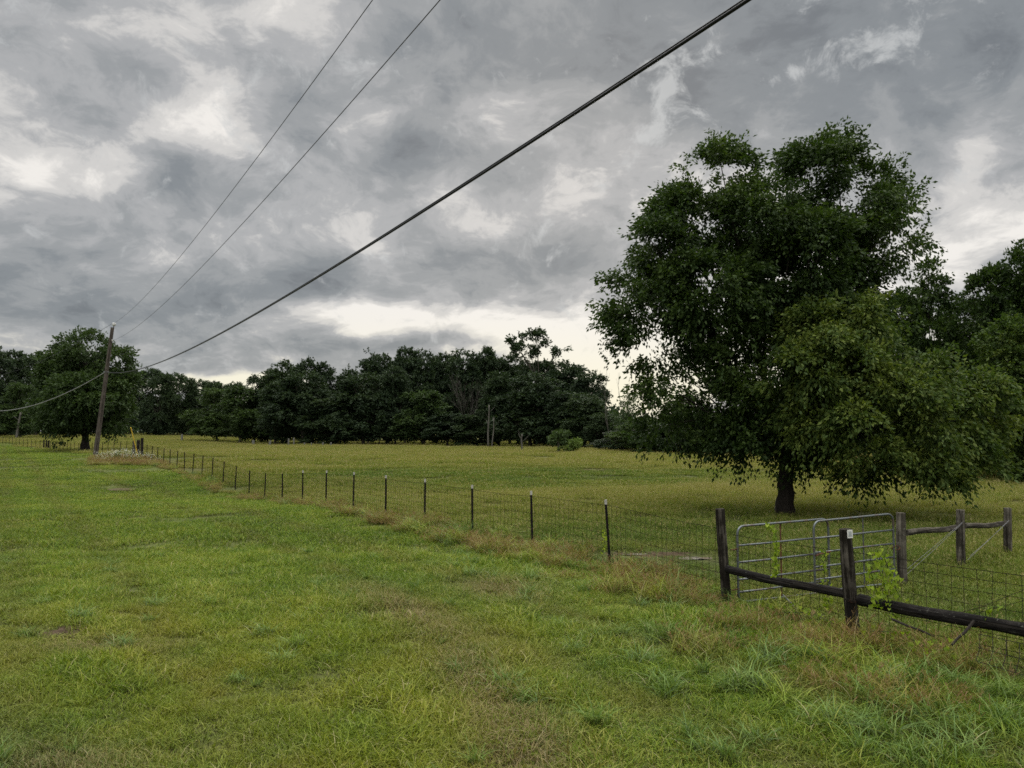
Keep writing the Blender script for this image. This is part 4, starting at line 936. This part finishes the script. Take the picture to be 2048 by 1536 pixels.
# pale notice on the post top
mb = MB(); mb.box((0, 0, 0), (.072, .006, .105)); q = at(1700, 1068, 10.2 - .088)
nt = mb.build('notice', M['notice']); nt.location = (q.x, q.y, q.z); nt.rotation_euler = (0, -.03, .12)
tag(nt, 'small pale rectangular notice nailed to the top of the nearest timber post', 'notice')
mb = MB(); mb.box((0, 0, 0), (.046, .002, .07)); pn = mb.build('printed_panel', metal('notice_print', (.30, .32, .32), .7, 0, 0), nt); pn.location = (0, -.0042, .0)

# ------------------------------------------------------------------ grey rail fence on the far side of the gate
gf_ = tag(empty('rail_fence', (0, 0, 0)), 'grey weathered post and rail fence with slack brace wires right of the gate', 'fence')
Pp = [(1800, 1026, 14.0, .082), (1919, 1020, 15.5, .082), (2013, 1016, 17.0, .082)]
gp = []
for i, (px, top, Y, r0) in enumerate(Pp):
    p = at(px, top, Y); g = float(zt(p.x, p.y)); gp.append(p); round_post('timber_post', gf_, p.x, p.y, p.z - g, r0, 'post_grey', (.012, 0), seed=20 + i)
a = at(1812, 1066, 14.0); b = at(1912, 1055, 15.5); c = at(1928, 1053, 15.5); e = at(2006, 1048, 17.0)
rail('rail', gf_, (a.x, a.y, a.z), (b.x, b.y, b.z), .055, 'post_grey', 5); rail('rail', gf_, (c.x, c.y, c.z), (e.x, e.y, e.z), .055, 'post_grey', 6)
mb = MB()
for (x0, y0, Y0, x1, y1, Y1) in [(1925, 1044, 15.4, 1814, 1138, 14.0), (1925, 1046, 15.4, 1812, 1150, 14.0), (2018, 1040, 16.9, 1935, 1120, 15.6), (2018, 1042, 16.9, 1940, 1112, 15.6)]:
    mb.tube([at(x0, y0, Y0), at((x0 + x1) / 2, (y0 + y1) / 2 + 1, (Y0 + Y1) / 2), at(x1, y1, Y1)], .0035, 4)
mb.build('brace_wire', M['strand'], gf_)

# ------------------------------------------------------------------ two tube gates, one lapped over the other
def gate(label, x0, Y0, x1, Y1, tops, z0, zs, rt, braces, rust_bottom=False):
    a = at(x0, 1040, Y0); b = at(x1, 1040, Y1); d = Vector((b.x - a.x, b.y - a.y, 0)); L = d.length; ang = math.atan2(d.y, d.x)
    t = tag(empty('tube_gate', (a.x, a.y, 0), ang), label, 'gate')
    mb = MB(); zb, zt_ = zs[-1], zs[0]; sl = tops / L; R = .13; pts = []
    pts += [(0, 0, zb + R), (0, 0, zt_ - R)]
    for q_ in np.linspace(0, math.pi / 2, 6)[1:]: pts.append((R * (1 - math.cos(q_)), 0, zt_ - R + R * math.sin(q_)))
    pts += [(L * .5, 0, zt_ + tops * .5)]
    for q_ in np.linspace(0, math.pi / 2, 6): pts.append((L - R + R * math.sin(q_), 0, zt_ + tops - R + R * math.cos(q_)))
    pts += [(L, 0, zb + R)]
    for q_ in np.linspace(0, math.pi / 2, 6)[1:]: pts.append((L - R * (1 - math.cos(q_)), 0, zb + R - R * math.sin(q_)))
    pts += [(L * .5, 0, zb)]
    for q_ in np.linspace(0, math.pi / 2, 6)[:-1]: pts.append((R - R * math.sin(q_) if False else R * (1 - math.sin(q_)), 0, zb + R * (1 - math.cos(q_))))
    pts.append((0, 0, zb + R)); mb.tube(pts, rt, 8, caps=False); mb.build('gate_frame', M['galvanised'], t, smooth=True)
    for z in zs[1:-1]:
        mb = MB(); mb.tube([(.0, 0, z), (L * .3, .004, z + tops * .3 - .004), (L * .65, -.004, z + tops * .65 + .003), (L, 0, z + tops)], rt * .86, 8); mb.build('rail', M['galvanised'], t, smooth=True)
    for s, m_ in braces:
        mb = MB(); mb.box((L * s, rt + .004, (zb + zt_) / 2 + tops * s), (.030, .006, zt_ - zb)); o = mb.build('brace', M[m_], t)
        if m_ == 'rusty': o['label'] = 'rust brown upright'
    return t, L
g1, L1 = gate('left tube gate of weathered galvanised pipe, hinged at the leaning dark post', 1474, 12.6, 1656, 13.42, .03, 0, [1.155, .845, .575, .30, .10, -.06], .0190, [(.47, 'rusty')])
g2, L2 = gate('right galvanised tube gate lapped in front of the left one, ending at the grey post', 1627, 13.12, 1786, 13.88, .045, 0, [1.175, .89, .65, .41, .20, .0], .0190, [(.62, 'galvanised')])
for z_ in (.79, .15): mb = MB(); mb.tube([(.03, 0, z_ + .01), (-.09, -.02, z_), (-.16, -.02, z_)], .009, 6); mb.build('hinge', M['rusty'], g1)
mb = MB()
for i in range(11):
    a_ = i / 10 * 2 * math.pi; mb.tube([(L2 + .05 + .09 * math.cos(a_), .03 * math.sin(a_ * 2), .62 + .035 * math.sin(a_)), (L2 + .05 + .09 * math.cos(a_ + .5), .03 * math.sin(a_ * 2 + 1), .62 + .035 * math.sin(a_ + .5))], .008, 5)
mb.build('chain', M['rusty'], g2)
mb = MB(); mb.tube([(.0, -.03, .60), (.08, -.035, .63), (.22, -.03, .64), (.34, -.03, .655)], .013, 6); mb.build('latch', M['rusty'], g2)
# kicked loose strut under the gate
a = at(1566, 1190, 12.7); b = at(1590, 1214, 12.3)
mb = MB(); mb.tube([a, b], .012, 6); tag(mb.build('loose_pipe', M['galvanised']), 'short thin pipe lying slanted in the grass under the left gate', 'pipe')

# ------------------------------------------------------------------ sticks caught in the wire
def stick(pts, r0, label):
    mb = MB(); n = len(pts); P_ = [at(*p) for p in pts]; c = sum(P_, Vector()) / n
    mb.tube([p - c for p in P_], [r0 * (1 - .45 * i / n) for i in range(n)], 7, wob=.12); o = mb.build('stick', M['bark_dark']); o.location = c; return tag(o, label, 'stick')
stick([(1784, 1238, 9.5), (1815, 1252, 9.3), (1845, 1262, 9.2), (1868, 1273, 9.0)], .016, 'dark stick lying in the grass below the black rail')
stick([(1948, 1242, 8.85), (1930, 1264, 8.8), (1915, 1277, 8.75), (1904, 1290, 8.7)], .018, 'short broken branch hanging down from the black rail')

# ------------------------------------------------------------------ vines
def heart(r_, c, s, n_, up):
    n_ = n_ / (np.linalg.norm(n_) + 1e-9); a = np.cross(n_, up); a /= np.linalg.norm(a) + 1e-9; b = np.cross(a, n_)
    o = [(0, 0), (.42, .22), (.46, -.12), (.22, -.55), (0, -.85), (-.22, -.55), (-.46, -.12), (-.42, .22)]
    return [c + a * x * s + b * y * s + n_ * (abs(x) * .18 * s) for x, y in o]
def vine(label, paths, n, size, seed, spread):
    r_ = np.random.default_rng(seed); mb = MB(); lf = MB(); P0 = at(*paths[0][0])
    for path in paths:
        P_ = [np.array(at(*p) - P0) for p in path]; mb.tube(P_, .004, 4)
    for i in range(n):
        path = paths[r_.integers(len(paths))]; k = r_.integers(len(path) - 1); s = r_.random(); p = np.array(at(*path[k])) * (1 - s) + np.array(at(*path[k + 1])) * s - np.array(P0)
        p = p + r_.normal(0, spread, 3); nn = np.array([r_.normal(0, .6), -1, r_.normal(.3, .6)]); sz = size * r_.uniform(.5, 1.25)
        lf.add(heart(r_, p, sz, nn, np.array([r_.normal(0, .3), 0, 1.])), [(0, 1, 2, 3, 4), (0, 4, 5, 6, 7)], r_.random() * .7)
    t = tag(empty('vine', P0), label, 'vine', 'vines climbing the fences'); mb.build('stem', M['leaf_bough'], t); lf.build('leaves', M['leaf_vine'], t)
vine('narrow yellow green vine climbing the wire in front of the left gate', [[(1556, 1165, 11.4), (1550, 1120, 11.4), (1554, 1085, 11.4), (1550, 1062, 11.4), (1536, 1050, 11.4), (1533, 1043, 11.4)], [(1551, 1160, 11.4), (1549, 1110, 11.4), (1553, 1082, 11.4)]], 85, .054, 1, .020)
vine('stringy vine hanging from the wire just left of the nearest post', [[(1640, 1188, 10.8), (1650, 1150, 10.8), (1645, 1120, 10.8), (1652, 1104, 10.8), (1645, 1098, 10.8)], [(1650, 1215, 10.7), (1660, 1195, 10.8), (1655, 1160, 10.8)]], 52, .054, 2, .024)
vine('bushy bright vine spreading on the wire just right of the nearest post', [[(1790, 1240, 9.6), (1770, 1180, 9.7), (1762, 1130, 9.75), (1755, 1100, 9.75)], [(1765, 1215, 9.7), (1745, 1160, 9.75), (1740, 1110, 9.75)], [(1800, 1195, 9.6), (1780, 1150, 9.7), (1768, 1112, 9.7)], [(1750, 1220, 9.8), (1775, 1175, 9.7), (1790, 1160, 9.65)]], 200, .056, 3, .046)
vine('pair of vine leaves sprouting above the black rail near the right edge', [[(1968, 1245, 8.8), (1972, 1220, 8.8), (1985, 1214, 8.8), (1998, 1214, 8.8)]], 10, .055, 4, .015)
vine('thin young vine twining up beside the nearest leaning steel post', [[(1205, 1105, 15.6), (1210, 1080, 15.6), (1206, 1056, 15.6)]], 26, .045, 5, .02)
vine('low leafy vine creeping in the weeds left of the nearest post', [[(1560, 1225, 11.1), (1620, 1225, 10.8), (1665, 1245, 10.4)]], 40, .05, 6, .08)
vine('low leafy vine creeping in the weeds below the bushy bright one', [[(1740, 1262, 9.6), (1800, 1265, 9.4), (1860, 1300, 8.9), (1910, 1300, 8.7)]], 46, .05, 7, .08)

# ------------------------------------------------------------------ utility pole, wires, guy marker
PY = 67.0; foot = at(190, 915, PY); fz = float(zt(foot.x, foot.y)); topp = at(225, 655, PY)
pole = tag(empty('utility_pole', (foot.x, foot.y, fz)), 'tall leaning wooden utility pole on the verge beside the fence corner', 'utility pole')
tv = topp - Vector((foot.x, foot.y, fz)); mb = MB(); PL = tv.length
mb.tube([(0, 0, -.6 + (PL + .6) * i / 12) for i in range(13)], [.215 - .075 * i / 12 for i in range(13)], 14, wob=.02)
sh = mb.build('shaft', M['pole_wood'], pole); sh.rotation_euler = tv.to_track_quat('Z', 'Y').to_euler()
def on_pole(s): return Vector((foot.x, foot.y, fz)) + tv * s
mb = MB(); u = tv.normalized()
mb.tube([tuple(u * (PL - .35) + Vector((.12, 0, 0))), tuple(u * (PL + .18) + Vector((.10, 0, 0)))], .035, 8); mb.build('pin', M['rusty'], pole)
mb = MB(); c = u * (PL + .28) + Vector((.10, 0, 0)); mb.tube([tuple(c - u * .13), tuple(c - u * .05), tuple(c), tuple(c + u * .06), tuple(c + u * .14)], [.10, .17, .12, .16, .09], 12); mb.build('insulator', M['porcelain'], pole, smooth=True)
mb = MB(); c = u * (PL - 1.15) + Vector((.17, -.05, 0)); mb.tube([tuple(c - u * .08), tuple(c + u * .08)], .06, 8); mb.build('spool', M['porcelain'], pole)
mb = MB(); c = u * (PL - 3.95); mb.tube([tuple(c + Vector((-.2, -.1, 0))), tuple(c + Vector((.25, -.1, 0)))], .045, 8); mb.build('cable_clamp', M['galvanised'], pole)
def span(P0, P1, sag, n=40):
    return [P0 + (P1 - P0) * s + Vector((0, 0, -sag * 4 * s * (1 - s))) for s in np.linspace(0, 1, n)]
def through(A, mid_, plan_end):
    """parabola from A through the point mid_ to the plan position plan_end, level rule: returns points"""
    return None
def cable(name, label, A, px, py, Y, zend, r0, mat, yend=-22.0, twin=False, cat='wire'):
    """hangs from A, passes the seen point, ends at the next pole behind the lens"""
    m_ = at(px, py, Y); k = (m_.x - A.x) / (m_.y - A.y); Bx = A.x + k * (yend - A.y); B = Vector((Bx, yend, zend)); s = (Y - A.y) / (yend - A.y)
    lin_ = A.z + (zend - A.z) * s; sag = (lin_ - m_.z) / (4 * s * (1 - s)); pts = span(A, B, sag, 90)
    mb = MB(); mb.tube(pts, r0, 8, caps=True)
    if twin: mb.tube([p + Vector((0, 0, r0 * 1.75)) for p in pts], r0 * .45, 6)
    if twin:
        for i in range(0, 88): 
            pass
    return tag(mb.build(name, M[mat], smooth=True), label, cat), sag, B
_, sg, _ = cable('telephone_cable', 'thick black telephone cable running low from the pole over the camera', on_pole(1 - 3.95 / PL) + Vector((0, -.25, 0)), 1495, 1, 6.8, 9.3, .019, 'cable', twin=True, cat='cable'); print('sag', sg)
_, sg, _ = cable('power_wire', 'thin upper power wire from the very top of the leaning pole', Vector((foot.x, foot.y, fz)) + u * (PL + .40) + Vector((.1, 0, 0)), 745, 0, 13.9, 13.4, .0085, 'conductor'); print('sag', sg)
_, sg, _ = cable('power_wire', 'thin lower power wire fixed just below the top of the pole', on_pole(1 - 1.15 / PL) + Vector((.25, -.05, 0)), 880, 0, 11.6, 12.0, .0085, 'conductor'); print('sag', sg)
# spans going on to the next pole beyond the left edge
def onward(name, label, A, px, py, Y, k, r0, mat, cat='wire'):
    m_ = at(px, py, Y); d = (m_ - A); mb = MB(); E_ = A + Vector((d.x * 1.9, d.y * 1.9, 0)); s = 1 / 1.9; lin_ = A.z; sag = (lin_ - m_.z) / (4 * s * (1 - s))
    mb.tube(span(A, E_, sag, 50), r0, 6); return tag(mb.build(name, M[mat], smooth=True), label, cat)
onward('telephone_cable', 'pale sagging cable going on from the pole past the left edge of the photo', on_pole(1 - 3.95 / PL) + Vector((-.1, 0, 0)), 0, 822, 92, 0, .040, 'strand', 'cable')
onward('power_wire', 'thin wire going on from the pole top over the round field tree', Vector((foot.x, foot.y, fz)) + u * (PL + .38), 20, 745, 105, 0, .012, 'conductor')
mb = MB(); q0 = at(276, 901, 66.0); q1 = at(261.5, 855, 65.0); mb.tube([q0 - Vector((0, 0, .4)), q1], .036, 8)
gm_ = mb.build('guy_marker', M['marker_yellow']); tag(gm_, 'slanting yellow plastic marker over the guy wire in the wildflowers', 'guy marker')

# ------------------------------------------------------------------ white wildflowers and weeds round the pole foot
r = np.random.default_rng(90); n = 150
px = np.clip(r.normal(252, 34, n), 196, 325); Yf = r.uniform(58.5, 66.5, n)
X = (px - 1024) / F * Yf; Y = Yf; Z = zt(X, Y); hgt = r.uniform(.35, .75, n) * np.exp(-((px - 250) / 70) ** 2) + .15
V, Fc, tn = [], [], []; mbs = MB(); mbf = MB()
for i in range(n):
    mbs.tube([(X[i], Y[i], Z[i]), (X[i] + r.normal(0, .05), Y[i], Z[i] + hgt[i])], .008, 3, caps=False)
    for j in range(r.integers(3, 8)):
        c = np.array([X[i] + r.normal(0, .13), Y[i] + r.normal(0, .13), Z[i] + hgt[i] + r.normal(0, .06)]); s = r.uniform(.014, .030)
        mbf.add([c + s * np.array(v) for v in [(1, 0, .1), (0, 1, 0), (-1, 0, .1), (0, -1, 0), (0, 0, .6), (.3, 0, -.6)]], [(0, 1, 4), (1, 2, 4), (2, 3, 4), (3, 0, 4), (1, 0, 5), (2, 1, 5), (3, 2, 5), (0, 3, 5)])
M['petal'] = metal('petal', (.48, .50, .42), .8, 0, 0)
wf = tag(mbf.build('wildflowers', M['petal']), 'drift of small white wildflowers at the foot of the utility pole', 'wildflowers', kind='stuff')
st = mbs.build('flower_stems', M['leaf_pale'], wf)
pr = [clump('g', 200, .5, .50, .022, M['strip'], 61, (.3, 1.1), seedhead=.3), clump('g', 200, .5, .42, .022, M['field'], 62, (.3, 1.1), seedhead=.2)]
n = 230; px = r.uniform(188, 330, n); Y = r.uniform(56.5, 68, n); X = (px - 1024) / F * Y; k = side(X, Y) < .5; X, Y = X[k], Y[k]
scatter('tall_grass', pr, X, Y, r.integers(0, 2, len(X)), r.uniform(.5, .95, len(X)), 'tall brownish weeds growing round the foot of the utility pole', .05)
# pale stones and stubs at the foot of the main wood
for i, (px, top, fy, Y, w_, cr) in enumerate([(577, 877, 888, 138, .28, 0), (588, 875.5, 889, 136, .22, 1), (540, 881, 886, 140, .5, 0), (507, 880, 885, 142, .55, 0), (623, 885, 889, 134, .22, 0), (646, 884, 889.5, 133, .25, 0), (662, 884.5, 889.5, 132, .3, 0), (609, 885, 888.5, 136, .25, 0), (364, 868, 870.5, 165, .5, 0)]):
    p = at(px, top, Y); g = float(zt(p.x, p.y)); H = max(.45, p.z - g); w_ *= .75; mb = MB()
    mb.add([(a_ * w_, b_ * .09, z) for z in (-.1, H * .85) for a_, b_ in ((-.5, -1), (.5, -1), (.5, 1), (-.5, 1))] + [(a_ * w_ * .7, b_ * .08, H) for a_, b_ in ((-.5, -1), (.5, -1), (.5, 1), (-.5, 1))],
           [(0, 1, 5, 4), (1, 2, 6, 5), (2, 3, 7, 6), (3, 0, 4, 7), (4, 5, 9, 8), (5, 6, 10, 9), (6, 7, 11, 10), (7, 4, 8, 11), (8, 9, 10, 11), (3, 2, 1, 0)])
    if cr: mb.box((0, 0, H * .72), (w_ * 2.4, .1, .16))
    o = mb.build('grave_marker', M['stone_pale']); o.location = (p.x, p.y, g); o.rotation_euler = (0, random.uniform(-.06, .06), random.uniform(-.4, .4))
    tag(o, ['tall narrow pale marker in the row at the foot of the wood', 'pale cross shaped marker in the row at the foot of the wood', 'squat pale marker second from the left at the foot of the wood', 'low broad pale marker leftmost at the foot of the main wood', 'small pale marker, third from the right at the wood foot', 'slim pale marker, second from the right at the wood foot', 'pale marker rightmost in the row at the foot of the wood', 'small pale marker just right of the cross shaped one', 'lone small pale stone at the distant wood, far left of the row'][i], 'marker', 'pale markers at the foot of the wood')
